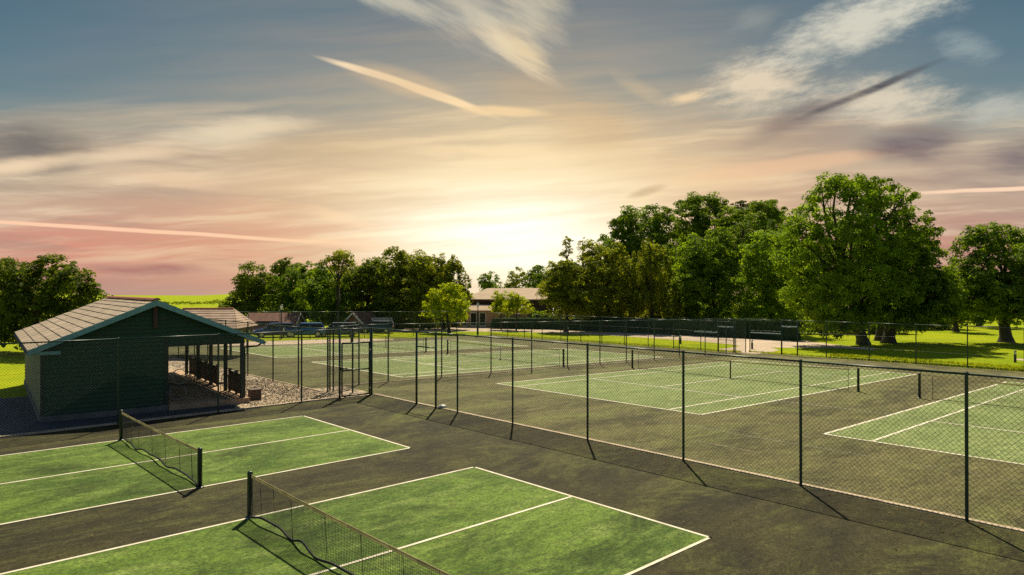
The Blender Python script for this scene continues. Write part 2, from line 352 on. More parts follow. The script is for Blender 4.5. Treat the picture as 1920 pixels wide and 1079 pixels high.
# ------------------------------------------------------------------ mesh helpers
class MB:
    def __init__(s): s.v, s.f = [], []
    def add(s, vs, fs):
        o = len(s.v); s.v.extend(tuple(p) for p in vs); s.f.extend(tuple(i+o for i in f) for f in fs)
    def box(s, lo, hi, m=None):
        x0, y0, z0 = lo; x1, y1, z1 = hi
        vs = [Vector(p) for p in ((x0,y0,z0),(x1,y0,z0),(x1,y1,z0),(x0,y1,z0),(x0,y0,z1),(x1,y0,z1),(x1,y1,z1),(x0,y1,z1))]
        if m: vs = [m @ p for p in vs]
        s.add(vs, [(0,3,2,1),(4,5,6,7),(0,1,5,4),(1,2,6,5),(2,3,7,6),(3,0,4,7)])
    def tube(s, path, rad, n=6, cap=True):
        path = [Vector(p) for p in path]
        if not isinstance(rad, (list, tuple)): rad = [rad]*len(path)
        rings = []; prev = None
        for i, p in enumerate(path):
            d = (path[min(i+1, len(path)-1)]-path[max(i-1, 0)]).normalized()
            if prev is None:
                a = Vector((0, 0, 1)) if abs(d.z) < .9 else Vector((1, 0, 0))
                e = d.cross(a).normalized()
            else:
                e = (prev-d*prev.dot(d)).normalized()
            prev = e; g = d.cross(e)
            rings.append([p+(e*math.cos(2*math.pi*k/n)+g*math.sin(2*math.pi*k/n))*rad[i] for k in range(n)])
        vs = [q for r in rings for q in r]; fs = []
        for i in range(len(path)-1):
            for k in range(n):
                a, b = i*n+k, i*n+(k+1) % n
                fs.append((a, b, b+n, a+n))
        if cap:
            fs.append(tuple(range(n-1, -1, -1))); fs.append(tuple((len(path)-1)*n+k for k in range(n)))
        s.add(vs, fs)
    def cyl(s, p, q, r, n=8): s.tube([p, q], r, n)
    def bar(s, p, q, w, h):
        """rectangular bar from p to q, w wide, h high, centred"""
        p, q = Vector(p), Vector(q); d = (q-p).normalized()
        a = Vector((0, 0, 1)) if abs(d.z) < .95 else Vector((1, 0, 0))
        e = d.cross(a).normalized()*w/2; g = e.cross(d).normalized()*h/2
        vs = [p-e-g, p+e-g, p+e+g, p-e+g, q-e-g, q+e-g, q+e+g, q-e+g]
        s.add(vs, [(0,1,2,3),(7,6,5,4),(0,4,5,1),(1,5,6,2),(2,6,7,3),(3,7,4,0)])
    def prism(s, poly, z0, z1, m=None):
        n = len(poly)
        vs = [Vector((x, y, z0)) for x, y in poly]+[Vector((x, y, z1)) for x, y in poly]
        if m: vs = [m @ p for p in vs]
        s.add(vs, [tuple(range(n-1, -1, -1)), tuple(range(n, 2*n))]+[(i, (i+1) % n, n+(i+1) % n, n+i) for i in range(n)])
    def build(s, name, m, parent=None, smooth=False, bevel=0.0):
        me = bpy.data.meshes.new(name); me.from_pydata(s.v, [], s.f); me.update()
        if isinstance(m, str): m = M[m]
        me.materials.append(m)
        if smooth:
            for p in me.polygons: p.use_smooth = True
        o = bpy.data.objects.new(name, me); COL.objects.link(o)
        if parent: o.parent = parent
        if bevel:
            b = o.modifiers.new('b', 'BEVEL'); b.width = bevel; b.segments = 2; b.limit_method = 'ANGLE'
        return o
def np_mesh(name, verts, quads, m, parent=None):
    me = bpy.data.meshes.new(name)
    k = quads.shape[1]
    me.vertices.add(len(verts)); me.vertices.foreach_set('co', verts.astype(np.float32).ravel())
    me.loops.add(quads.size); me.loops.foreach_set('vertex_index', quads.astype(np.int32).ravel())
    me.polygons.add(len(quads)); me.polygons.foreach_set('loop_start', np.arange(0, quads.size, k, dtype=np.int32))
    me.polygons.foreach_set('loop_total', np.full(len(quads), k, dtype=np.int32))
    me.update(calc_edges=True); me.validate()
    me.materials.append(M[m] if isinstance(m, str) else m)
    o = bpy.data.objects.new(name, me); COL.objects.link(o)
    if parent: o.parent = parent
    return o
def tag(o, label, cat, group=None):
    o['label'] = label; o['category'] = cat
    if group: o['group'] = group
    return o
def thing(name, label, cat, loc=(0, 0, 0), rz=0.0, group=None):
    o = bpy.data.objects.new(name, None); COL.objects.link(o)
    o.empty_display_size = .3; o.location = loc; o.rotation_euler = (0, 0, rz)
    return tag(o, label, cat, group)
def struct(o, kind='structure'):
    o['kind'] = kind; return o
def link_copy(src, parent, loc=None):
    c = src.copy(); COL.objects.link(c); c.parent = parent
    if loc is not None: c.location = loc
    return c

# ------------------------------------------------------------------ terrain
def make_ground():
    ss = [-5200, -3600, -2600, -1900, -1400, -1000, -750, -560, -430, -330, -260, -200, -150, -110, -80, -55, -33, -15, 0, 15, 30, 45, 60, 80, 110, 160, 240, 400, 700, 1300, 2600, 5000]
    ds = [-5000, -3600, -2600, -1900, -1400, -1000, -750, -560, -430, -330, -260, -200, -150, -110, -80, -50, -25, -12, 0, 20, 40, 60, 80, 105, 135, 170, 210, 260, 330, 430, 560, 750, 1000, 1400, 1900, 2600, 3600, 5200]
    vs = []; fs = []
    for d in ds:
        for s_ in ss:
            x, y = sd(s_, d); z = gz_d(d); r = math.hypot(x, y)
            if r > 190:
                k = min(1, (r-190)/800); k = k*k*(3-2*k)
                z -= 62*k
                if r > 1300 and y > 0:
                    az = math.degrees(math.atan2(x, y))
                    hgt = 62*math.exp(-((az+44)/9)**2)+26+14*math.sin(az*.5)
                    z += hgt*min(1, (r-1300)/1200)
                elif r > 1300: z += 20*min(1, (r-1300)/1200)
            vs.append((x, y, z))
    n = len(ss)
    for i in range(len(ds)-1):
        for j in range(n-1):
            a = i*n+j; fs.append((a, a+1, a+n+1, a+n))
    mb = MB(); mb.add(vs, fs)
    struct(mb.build('ground', 'grass'))
make_ground()
def clip_d(poly, d0, keep_above):
    out = []
    for i in range(len(poly)):
        a, b = poly[i], poly[(i+1) % len(poly)]
        ia = (a[1] >= d0) == keep_above; ib = (b[1] >= d0) == keep_above
        if ia: out.append(a)
        if ia != ib:
            t = (d0-a[1])/(b[1]-a[1]); out.append((a[0]+(b[0]-a[0])*t, d0))
    return out
def sheet_into(mb, poly, eps):
    for lo, hi in ((-1e6, 0), (0, 40), (40, 1e6)):
        p = clip_d(poly, lo, True); p = clip_d(p, hi, False) if p else p
        if len(p) < 3: continue
        vs = [S3(s_, d, eps) for s_, d in p]
        nrm = (vs[1]-vs[0]).cross(vs[2]-vs[0])
        if nrm.z < 0: vs.reverse()
        mb.add(vs, [tuple(range(len(vs)))])
def sheet(name, poly, eps, m, kind='structure'):
    mb = MB(); sheet_into(mb, poly, eps)
    return struct(mb.build(name, m), kind)
def rect(s0, s1, d0, d1): return [(s0, d0), (s1, d0), (s1, d1), (s0, d1)]
def px_sd(px, py):
    z = 0
    for _ in range(12):
        Y = (HC-z)*F/(py-HZ); x = (px-960)/F*Y; z = gz(x, Y)
    return to_sd(x, Y)

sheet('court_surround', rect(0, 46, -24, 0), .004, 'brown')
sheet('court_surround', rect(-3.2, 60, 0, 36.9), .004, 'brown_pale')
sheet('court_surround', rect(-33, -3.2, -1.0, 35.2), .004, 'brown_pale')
LW = .028
def lines(name, segs, w=.05, m='line', eps=.012):
    mb = MB()
    for (a, b) in segs:
        a, b = Vector(a), Vector(b); t = (b-a).normalized(); q = Vector((-t.y, t.x))*w/2
        a = a-t*w/2; b = b+t*w/2
        sheet_into(mb, [tuple(a-q), tuple(b-q), tuple(b+q), tuple(a+q)], eps)
    return struct(mb.build(name, m))
# the two short courts nearest the viewer
for s0, s1 in ((2.65, 9.08), (11.80, 18.20)):
    d0, d1 = -4.25, -15.3; sm = (s0+s1)/2
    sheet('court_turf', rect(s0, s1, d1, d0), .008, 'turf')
    lines('court_lines', [((s0, d1), (s0, d0)), ((s1, d1), (s1, d0)), ((s0, d0), (s1, d0)), ((s0, d1), (s1, d1))], .062)
    lines('centre_line', [((sm, d1), (sm, d0-.04))], .062, eps=.0145)
# full-size courts
def full_court(s0, s1, d0, dn, d2, lw=.105):
    w = s1-s0; al = w*.125; sm = (s0+s1)/2
    k = .54
    sa, sb = dn-(dn-d0)*k, dn+(d2-dn)*k
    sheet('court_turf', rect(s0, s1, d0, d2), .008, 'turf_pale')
    lines('court_lines', [((s0, d0), (s0, d2)), ((s1, d0), (s1, d2)), ((s0, d0), (s1, d0)), ((s0, d2), (s1, d2))], lw)
    lines('inner_court_lines', [((s0+al, d0+.04), (s0+al, d2-.04)), ((s1-al, d0+.04), (s1-al, d2-.04))], lw*.9, eps=.0145)
    lines('service_lines', [((s0+al+.04, sa), (s1-al-.04, sa)), ((s0+al+.04, sb), (s1-al-.04, sb))], lw*.9, eps=.017)
    lines('centre_line', [((sm, sa+.04), (sm, sb-.04))], lw*.9, eps=.0195)
full_court(.32, 11.3, 6.55, 18.1, 29.3)
full_court(15.65, 26.6, 6.45, 18.05, 29.2)
full_court(-14.4, -4.3, 4.4, 15.3, 26.6, .15)
full_court(-28.2, -17.9, 3.9, 14.9, 26.2, .16)
a1, a2, b1, b2 = px_sd(1304, 795), px_sd(1424, 815), px_sd(1304, 827), px_sd(1424, 850)
lines('worn_lines', [(a1, a2), (b1, b2)], .05, 'line_worn')
a1, a2 = px_sd(655, 724), px_sd(1180, 682)
# concrete edgings under the fences
def kerb(name, p, q, w=.12, h=.035, m='kerb'):
    mb = MB(); a, b = Vector(p), Vector(q); t = (b-a).normalized(); r = Vector((-t.y, t.x))*w/2
    n = max(1, int((b-a).length/1.0))
    for i in range(n):
        u, v = a+(b-a)*(i/n), a+(b-a)*((i+1)/n)-t*.008
        c = [u-r, v-r, v+r, u+r]
        lo = [S3(p_.x, p_.y, -.05) for p_ in c]; hi = [S3(p_.x, p_.y, h+random.uniform(-.004, .004)) for p_ in c]
        mb.add(lo+hi, [(3,2,1,0),(4,5,6,7),(0,1,5,4),(1,2,6,5),(2,3,7,6),(3,0,4,7)])
    return struct(mb.build(name, m))
kerb('kerb_strip', (.08, .1), (46, .1), .13)
kerb('kerb_strip', (-.08, -1.5), (-.08, -24), .15, .05)
kerb('kerb_strip', (-3.2, .3), (-3.2, 36.5), .10, .03)
kerb('kerb_strip', (-33, -1.15), (-2.0, -1.15), .10, .03)
# tarmac before the hut, gravel between the hut and the courts
sheet('tarmac_yard', [(.0, -24), (.0, -5.35), (-1.6, -5.1), (-9, -9.5), (-9, -24)], .004, 'tarmac')
sheet('gravel_path', [(.0, -5.35), (.0, -.1), (-.2, .0), (-1.0, .3), (-3.14, .3), (-3.14, -1.08), (-30, -1.08), (-30, -3.4), (-12, -3.6), (-1.6, -5.1)], .006, 'gravel')
sheet('gravel_path', [(-9, -24), (-9, -11.3), (-16, -11.6), (-17, -24)], .006, 'gravel')
# paths beyond the courts
def road(name, pts, eps=.010):
    mb = MB()
    for (a, b), (c, d) in zip(pts[:-1], pts[1:]):
        sheet_into(mb, [px_sd(*a), px_sd(*c), px_sd(*d), px_sd(*b)], eps)
    return struct(mb.build(name, 'road'))
road('footpath', [((300, 648), (300, 641)), ((430, 648.5), (430, 642)), ((520, 647), (520, 639.5)), ((640, 643), (640, 636)), ((700, 640), (700, 635.5)), ((738, 637.5), (738, 636.5))], .006)
road('park_road', [((640, 624), (640, 611)), ((760, 622.5), (760, 612)), ((900, 622), (900, 606)), ((1000, 623.5), (1000, 609)), ((1100, 627), (1100, 614)), ((1200, 633), (1200, 619)),
                   ((1300, 640), (1300, 622)), ((1370, 646), (1370, 626)), ((1400, 652), (1400, 629)), ((1500, 652.5), (1500, 638)), ((1560, 653), (1560, 646)), ((1640, 657), (1640, 653))], .006)
road('gate_path', [((1345, 655), (1400, 648)), ((1360, 661), (1440, 651)), ((1420, 664), (1462, 657))], .0075)
road('footpath', [((1700, 607), (1700, 604)), ((1790, 605.5), (1790, 602.5))], .006)
road('footpath', [((1900, 675), (1900, 672.5)), ((1960, 680), (1960, 676))], .006)

# ------------------------------------------------------------------ chain link fences
def wire_panel(mb_v, mb_f, P0, P1, z0a, z1a, z0b, z1b, pitch=.085, r=.0022):
    """woven diamond wire between two uprights; z0/z1 are lower and upper edge at each end"""
    P0, P1 = Vector(P0), Vector(P1); L = (P1-P0).length; t = (P1-P0)/L; nn = Vector((-t.y, t.x))
    H = min(z1a-z0a, z1b-z0b)
    for fam in (1, -1):
        x = -H+(pitch*.25 if fam > 0 else pitch*.25)
        while x < L:
            xa, xb = max(x, 0), min(x+H, L)
            if xb-xa > .02:
                ends = []
                for xx in (xa, xb):
                    h = (xx-x) if fam > 0 else H-(xx-x)
                    k = xx/L; zb = z0a+(z0b-z0a)*k
                    p = P0+t*xx+nn*(r*fam)
                    ends.append(np.array((p.x, p.y, zb+h)))
                a, b = ends; d = (b-a)/np.linalg.norm(b-a)
                e = np.array((nn.x, nn.y, 0)); g = np.cross(d, e)
                o = len(mb_v)
                for p in (a, b):
                    for k in range(3):
                        an = 2*math.pi*k/3
                        mb_v.append(p+(e*math.cos(an)+g*math.sin(an))*r)
                for k in range(3):
                    mb_f.append((o+k, o+(k+1) % 3, o+3+(k+1) % 3, o+3+k))
            x += pitch
_post = {}
def post_mesh(H, r):
    key = (round(H, 2), r)
    if key not in _post:
        mb = MB(); mb.tube([(0, 0, -.1), (0, 0, H)], r, 10); mb.tube([(0, 0, H), (0, 0, H+.012), (0, 0, H+.03)], [r*1.15, r*1.15, r*.5], 10)
        o = mb.build('post', 'steel'); _post[key] = o.data; bpy.data.objects.remove(o)
    return _post[key]
def fence(label, posts, H=2.75, mesh_skip=(), r=.031, pitch=.085, wr=.0024, lines_at=(.05, .33, .66), brace=(), rail_skip=(), rail=.022, heads=None):
    """posts: list of (s, d); one panel between neighbours"""
    o = posts[0]; base = S3(*o); t = thing('chain_link_fence', label, 'fence', base, 0, 'chain link fences round the courts')
    loc = lambda v: Vector(v)-base
    me = post_mesh(H, r)
    for p in posts:
        c = bpy.data.objects.new('post', me); COL.objects.link(c); c.parent = t; c.location = loc(S3(*p))
    rm = MB(); vv, ff = [], []; wm = {}
    for i in range(len(posts)-1):
        a, b = S3(*posts[i]), S3(*posts[i+1]); la, lb = loc(a), loc(b)
        if i not in rail_skip: rm.tube([la+Vector((0, 0, H-.02)), lb+Vector((0, 0, H-.02))], rail, 8)
        z0 = .03
        hh = None
        if i in mesh_skip:
            hh = (heads or {}).get(i)
            if hh is None: continue
            z0 = hh
        wire_panel(vv, ff, la.xy, lb.xy, la.z+z0, la.z+H-.03, lb.z+z0, lb.z+H-.03, pitch, wr)
        if hh is None:
            for k in lines_at:
                wm.setdefault((k, sum(1 for q_ in mesh_skip if q_ < i)), MB()).tube([la+Vector((0, 0, H*k)), lb+Vector((0, 0, H*k))], .0028, 3)
    rm.build('top_rail', 'steel', t, True)
    np_mesh('wire_mesh', np.array(vv), np.array(ff), 'wire', t)
    for k in wm: wm[k].build('line_wire', 'wire', t)
    if brace:
        for (i, a, b) in brace:
            bm = MB(); p, q = loc(S3(*posts[i])), loc(S3(*posts[i+1]))
            bm.tube([p+Vector((0, 0, a)), q+Vector((0, 0, b))], .02, 6); bm.build('brace', 'steel', t, True)
    return t
F1 = [(0, 0), (3.22, 0), (4.44, 0), (5.71, 0), (8.56, 0), (11.71, 0), (14.88, 0), (17.86, 0), (20.97, 0), (24, 0), (27, 0), (30, 0)]
f1 = fence('tall green chain link fence with a doorway, dividing the dark surround from the full-size courts', F1, mesh_skip=(1,), heads={1: 2.18}, pitch=.098, wr=.0030)
mb = MB(); p, q = S3(3.22, 0)-S3(0, 0), S3(4.44, 0)-S3(0, 0)
mb.tube([p+Vector((0, 0, 2.18)), q+Vector((0, 0, 2.18))], .024, 8); mb.build('header_bar', 'steel', f1, True)
for pp in (p, q, Vector((0, 0, 0)), S3(0, -1.45)-S3(0, 0)):
    mb = MB(); mb.tube([pp+Vector((0, 0, -.05)), pp+Vector((0, 0, 2.75))], .042, 10); mb.build('door_post', 'steel', f1, True)
F2 = [(0, 0), (.0, -1.45), (0, -3.05), (0, -6.14), (0, -9.26), (0, -12.35), (0, -15.4), (0, -18.5)]
fence('tall green chain link fence passing in front of the green hut', F2, mesh_skip=(0,), heads={0: 2.22}, pitch=.085, wr=.0026)
FC = [(-33, -1.2), (-30, -1.2), (-27, -1.2), (-24, -1.2), (-21, -1.2), (-18, -1.2), (-15.6, -1.25), (-12.7, -1.3), (-9.68, -1.3), (-6.54, -1.35), (-4.09, -1.25), (-1.95, -.85)]
fence('green chain link fence along the gravel strip beside the hut veranda', FC, H=2.68, pitch=.10, wr=.0026)
fence('short return of chain link fence joining the corner behind the closed gate', [(-1.95, -.95), (-.91, -.36), (-.12, .02)], H=2.70, pitch=.09, rail=.018, r=.036)
FM = [(-1.90, -.72), (-3.1, 1.2), (-3.25, 2.85), (-3.25, 6.0), (-3.25, 9.3), (-3.3, 12.4), (-3.3, 15.4), (-3.3, 18.4), (-3.25, 21.0), (-3.2, 24.0), (-3.2, 27.0), (-3.2, 30.4), (-3.2, 33.4), (-3.2, 36.4)]
fence('green chain link fence dividing the two rear court enclosures', FM, pitch=.11, wr=.0028, r=.034)
FP = [(-3.05, 36.8), (-.45, 36.9), (.83, 36.9), (3.0, 36.9), (6.0, 36.9), (9.0, 36.9), (12.0, 36.9), (15.0, 36.9), (18.0, 36.9), (21, 36.9), (24, 36.9), (27, 36.9)]
fp = fence('far green chain link fence along the mown lawn under the tall tree', FP, H=2.72, mesh_skip=(1,), heads={1: 2.2}, pitch=.14, wr=.0034, r=.036)
FPp = [(-35.3, 35.1)]+[(-33+2.65*k, 35.1) for k in range(1, 11)]+[(-4.9, 35.1), (-3.35, 35.1)]
fpp = fence('far green chain link fence in front of the long hedge', FPp, H=2.5, mesh_skip=(11,), heads={11: 2.05}, pitch=.15, wr=.0036, r=.034)
FE = [(-35.3, 34.9-2.9*k) for k in range(0, 13)]
fence('farthest chain link fence, running in front of the parked cars', FE, H=2.6, pitch=.16, wr=.0038, r=.034)

def gate(label, p, q, H, open_deg=0.0, r=.021, latch=True, mid=True, pitch=.085, wr=.0024, cat='gate'):
    """framed mesh gate hung between two posts"""
    a, b = S3(*p), S3(*q); L = (b-a).xy.length-.10; ang = math.atan2((b-a).y, (b-a).x)
    t = thing('mesh_gate', label, cat, a+(b-a).normalized()*.05, ang+R(open_deg))
    mb = MB()
    mb.tube([(0, 0, .06), (0, 0, H)], r, 8); mb.tube([(L, 0, .06), (L, 0, H)], r, 8)
    mb.tube([(0, 0, H), (L, 0, H)], r, 8); mb.tube([(0, 0, .06), (L, 0, .06)], r, 8)
    mb.build('gate_frame', 'steel', t, True)
    if mid:
        mb = MB(); mb.tube([(0, 0, H*.5), (L, 0, H*.5)], r*.9, 8); mb.build('mid_rail', 'steel', t, True)
    vv, ff = [], []; wire_panel(vv, ff, (0, 0), (L, 0), .06, H, .06, H, pitch, wr); np_mesh('wire_mesh', np.array(vv), np.array(ff), 'wire', t)
    if latch:
        mb = MB(); mb.box((L-.03, -.05, H*.5+.02), (L+.07, .05, H*.5+.14)); mb.tube([(L-.22, 0, H*.5+.1), (L-.03, 0, H*.5+.1)], .014, 6); mb.tube([(L-.22, 0, H*.5+.1), (L-.22, 0, H*.5+.02)], .014, 6)
        mb.build('latch', 'steel', t)
        for z in (.3, H-.3):
            mb = MB(); mb.box((-.06, -.03, z-.04), (.02, .03, z+.04)); mb.build('hinge', 'chrome', t)
    return t
gate('closed framed mesh gate beside the fence corner opening on to gravel', (0, -.06), (0, -1.40), 2.16, r=.032)
gate('narrow far gate under a pale header in front of the long hedge', (-4.9, 35.1), (-3.4, 35.1), 2.0, pitch=.15, wr=.0036, latch=False)
gate('narrow far gate with thick posts by the lawn and pink road', (-.45, 36.9), (.83, 36.9), 2.15, pitch=.14, wr=.0034, latch=False)

# ------------------------------------------------------------------ nets
def net(label, p, q, H, inset, sag, cell, cord, strap=False, pr=.05, wavy=0.0, group=None, tape_h=.05, base_gap=.02, tape='tape'):
    a, b = S3(*p), S3(*q); d = b-a; L = d.length; ang = math.atan2(d.y, d.x)
    t = thing('tennis_net', label, 'net', a, ang, group)
    dz = b.z-a.z
    def P(x, z): return Vector((x, 0, z+dz*x/L))
    for x in (0, L):
        mb = MB(); z = P(x, 0).z
        mb.tube([(x, 0, z-.1), (x, 0, z+H-.03), (x, 0, z+H-.005), (x, 0, z+H+.02)], [pr, pr, pr*1.06, pr*.7], 12)
        mb.build('net_post', 'netpost', t, True)
        mb = MB(); mb.tube([(x, 0, z+.003), (x, 0, z+.03)], [pr*1.9, pr*1.4], 12); mb.build('ground_socket', 'netpost', t, True)
    x0, x1 = inset, L-inset
    n = int((x1-x0)/cell)
    xs = [x0+(x1-x0)*i/n for i in range(n+1)]
    rr = random.Random(hash(label) % 1000)
    wv = [rr.uniform(-1, 1) for _ in range(14)]
    def top(x):
        k = (x-L/2)/(L/2); return H-.035-sag*(1-k*k)
    def bot(x):
        k = (x-x0)/(x1-x0)
        u = k*12; i = int(min(u, 11.99)); f_ = u-i; f_ = f_*f_*(3-2*f_)
        w = wv[i]*(1-f_)+wv[i+1]*f_
        return max(.035, base_gap+wavy*(.5+.5*w))
    def off(x):
        return wavy*.35*math.sin(x*2.3+wv[0]*3)
    wm = MB()
    m = max(3, int((H-.1)/cell))
    def pt(x, k):
        z = bot(x)+(top(x)-bot(x))*k
        p_ = P(x, z); p_.y += off(x)*(1-k)**2
        return p_
    for x in xs:
        wm.tube([pt(x, 0), pt(x, .25), pt(x, .55), pt(x, 1)], cord, 3, False)
    for j in range(1, m):
        k = j/m; wm.tube([pt(xs[i], k) for i in range(0, n+1, 3)]+[pt(xs[-1], k)], cord, 3, False)
    wm.build('net_mesh', 'net', t)
    # folded tape along the head and heavy cord along the foot
    tm = MB(); st = max(1, n//24)
    xx = xs[::st]+[xs[-1]]
    for i in range(len(xx)-1):
        for y in (-.008, .008):
            p0, p1 = P(xx[i], top(xx[i])), P(xx[i+1], top(xx[i+1]))
            a0, b0 = p0+Vector((0, y, -tape_h)), p1+Vector((0, y, -tape_h)); a1, b1 = p0+Vector((0, y*.4, .006)), p1+Vector((0, y*.4, .006))
            tm.add([a0, b0, b1, a1], [(0, 1, 2, 3) if y < 0 else (3, 2, 1, 0)])
        tm.add([p0+Vector((0, -.0032, .006)), p1+Vector((0, -.0032, .006)), p1+Vector((0, .0032, .006)), p0+Vector((0, .0032, .006))], [(0, 1, 2, 3)])
    tm.build('head_tape', tape, t)
    cm = MB(); cm.tube([P(0, H-.05)]+[P(x, top(x)-.012) for x in xx]+[P(L, H-.05)], .006, 5); cm.build('head_cord', 'net', t)
    bm = MB(); bm.tube([pt(xs[i], 0) for i in range(0, n+1, 2)], .021 if wavy else .012, 6)
    bm.build('foot_cord', 'net', t, True)
    for x in (xs[0], xs[-1]):
        em = MB(); em.tube([pt(x, 0), pt(x, .4)+Vector((.03 if x < L/2 else -.03, 0, 0)), pt(x, .75), pt(x, 1)], .011, 5)
        em.build('side_cord', 'net', t, True)
    if wavy:
        for k in (.07, .16, .27, .46, .63, .8, .93):
            x = x0+(x1-x0)*k
            lm = MB(); lm.tube([P(x-.06, top(x)), P(x-.01, .45), P(x+.03, bot(x)+.0)], .0045, 4)
            lm.build('lacing_cord', 'net', t)
    if strap:
        sm = MB(); x = L/2; z = P(x, 0).z
        sm.box((x-.03, -.014, z+.02), (x+.03, .014, z+top(x)+.012)); sm.build('centre_strap', 'strap' if strap == 'white' else 'net', t)
        am = MB(); am.tube([(x, 0, z+.003), (x, 0, z+.05)], [.07, .04], 8); am.build('strap_anchor', 'net', t)
    return t
net('low net of the short court beside the hut fence, partly over its green turf', (2.68, -9.78), (9.10, -9.72), .85, .07, .02, .045, .0032, wavy=.10, group='nets on the short courts')
net('nearest low net, crossing the short court at the bottom edge', (11.75, -9.68), (18.30, -9.68), .85, .07, .02, .045, .0032, wavy=.12, group='nets on the short courts')
net('full-size net of the middle court seen through the fence, with a dark centre strap', (-.58, 18.15), (12.29, 18.1), 1.07, .42, .12, .06, .0016, 'dark', pr=.055, group='nets on the full-size courts')
net('full-size net of the right-hand court, its loose end cord bowed away from the post', (14.82, 18.05), (27.5, 18.05), 1.07, .48, .12, .06, .0016, 'dark', pr=.055, group='nets on the full-size courts')
net('full-size net with a white centre strap on the court beyond the doorway', (-14.73, 15.1), (-3.72, 15.5), 1.05, .3, .12, .08, .0018, 'white', pr=.06, group='nets on the full-size courts')
net('faint far net on the court nearest the parked cars', (-28.0, 14.8), (-17.26, 15.0), 1.05, .3, .12, .09, .0018, 'dark', pr=.06, group='nets on the full-size courts')
# crumpled white bag at the doorway post
def crumple(name, c, r, m, label, cat):
    mb = MB(); vs = []; nu, nv = 10, 7
    rr = random.Random(3)
    for j in range(nv+1):
        for i in range(nu):
            th = 2*math.pi*i/nu; ph = math.pi*j/nv
            k = r*(.7+.5*rr.random()) if 0 < j < nv else r*.8
            vs.append((k*1.3*math.sin(ph)*math.cos(th), k*math.sin(ph)*math.sin(th), max(0, k*.75*math.cos(ph)+r*.45)))
    fs = [(j*nu+i, j*nu+(i+1) % nu, (j+1)*nu+(i+1) % nu, (j+1)*nu+i) for j in range(nv) for i in range(nu)]
    mb.add(vs, [f[::-1] for f in fs]); o = mb.build(name, m); o.location = c
    return tag(o, label, cat)
crumple('crumpled_bag', S3(4.66, .12, .01), .12, 'white', 'small crumpled white bag on the kerb by the fence doorway', 'bag')

# ------------------------------------------------------------------ the hut
HU = Vector((.792, .61, 0)); HV = Vector((-.61, .792, 0))
HR = Vector((-10.26, 26.0, 0)); HL = HR-HU*6.31
hut = thing('pavilion_hut', 'dark green boarded hut with tiled roof, teal bargeboards and open veranda', 'hut', HL, math.atan2(.61, .792))
EAVE, APEX, AX, PL = 2.40, 3.96, 3.31, .20
X0, X1 = -.34, 6.97
Y0, Y1 = -.36, 11.85
XE, XV = 3.68, 6.31
def roofz(x):
    return APEX-(APEX-EAVE)*abs(x-AX)/(AX-X0)
def boards(mb, p, u, length, z0, zfun, nrm, bh=.15):
    """overlapping horizontal boards along u from p, cut under zfun at each end"""
    u = Vector(u); nrm = Vector(nrm); p = Vector(p)
    z = z0
    while True:
        # the stretch of this board lying under the roof
        t0, t1 = 0.0, length
        zt = z+bh
        while t0 < length and zfun(t0) < zt: t0 += .02
        while t1 > 0 and zfun(t1) < zt: t1 -= .02
        if t1-t0 < .05: break
        a, b = p+u*t0, p+u*t1
        vs = [a+Vector((0,0,z))+nrm*.040, b+Vector((0,0,z))+nrm*.040, b+Vector((0,0,zt-.012))+nrm*.008, a+Vector((0,0,zt-.012))+nrm*.008,
              a+Vector((0,0,z)), b+Vector((0,0,z)), b+Vector((0,0,zt-.004)), a+Vector((0,0,zt-.004))]
        mb.add(vs, [(0,1,2,3),(4,0,3,7),(1,5,6,2),(3,2,6,7),(5,4,7,6),(4,5,1,0)])
        z = zt
under = lambda x: roofz(x)-.14
mb = MB(); boards(mb, (0, 0, 0), (1, 0, 0), XE, PL+.02, lambda t: under(t), (0, -1, 0))
mb.build('front_boarding', 'clad', hut)
mb = MB(); boards(mb, (XE+.004, .02, 0), (1, 0, 0), XV-XE+.1, 2.36, lambda t: under(XE+t), (0, -1, 0)); mb.build('gable_boarding', 'clad', hut)
mb = MB(); gp = [(.03, 2.3), (XV+.05, 2.37), (XV+.05, under(XV+.05)+.04), (AX, under(AX)+.04), (.03, under(.03)+.04)]
mb.add([(x, y, z) for y in (.026, .10) for x, z in gp], [(0,1,2,3,4),(9,8,7,6,5)]+[(i, i+5, (i+1) % 5+5, (i+1) % 5) for i in range(5)]); mb.build('gable_core', 'clad', hut)
mb = MB(); boards(mb, (0, 11.3, 0), (0, -1, 0), 11.3, PL+.02, lambda t: 2.32, (-1, 0, 0)); mb.build('side_boarding', 'clad_side', hut)
mb = MB(); mb.box((.03, .03, PL), (XE-.03, 11.27, 2.32)); mb.build('wall_core', 'clad', hut)
mb = MB(); boards(mb, (XE, .02, 0), (0, 1, 0), 11.2, PL+.02, lambda t: 2.42, (1, 0, 0)); mb.build('veranda_boarding', 'clad', hut)
mb = MB(); mb.box((XE-.10, -.035, PL), (XE+.06, -.001, 2.6)); mb.build('corner_board', 'darkwood', hut)
mb = MB(); mb.box((-.035, -.04, PL), (.06, -.0295, 2.4)); mb.build('corner_board', 'darkwood', hut)
mb = MB(); mb.box((AX-.075, -.12, 2.95), (AX+.075, -.032, 3.74)); mb.build('king_post', 'brownwood', hut)
mb = MB(); mb.box((-.06, -.10, -.1), (XE+.05, 11.4, PL-.004)); mb.build('plinth', 'plinth', hut)
mb = MB(); mb.box((XE+.06, -.16, -.1), (XV+.22, 11.4, PL)); mb.build('veranda_floor', 'slab', hut)
mb = MB(); mb.box((XE+.07, -.02, 2.26), (XV+.08, .12, 2.36)); mb.build('front_beam', 'darkwood', hut)
mb = MB(); mb.box((XV-.06, .13, 2.30), (XV+.06, 11.3, 2.44)); mb.build('eaves_beam', 'darkwood', hut)
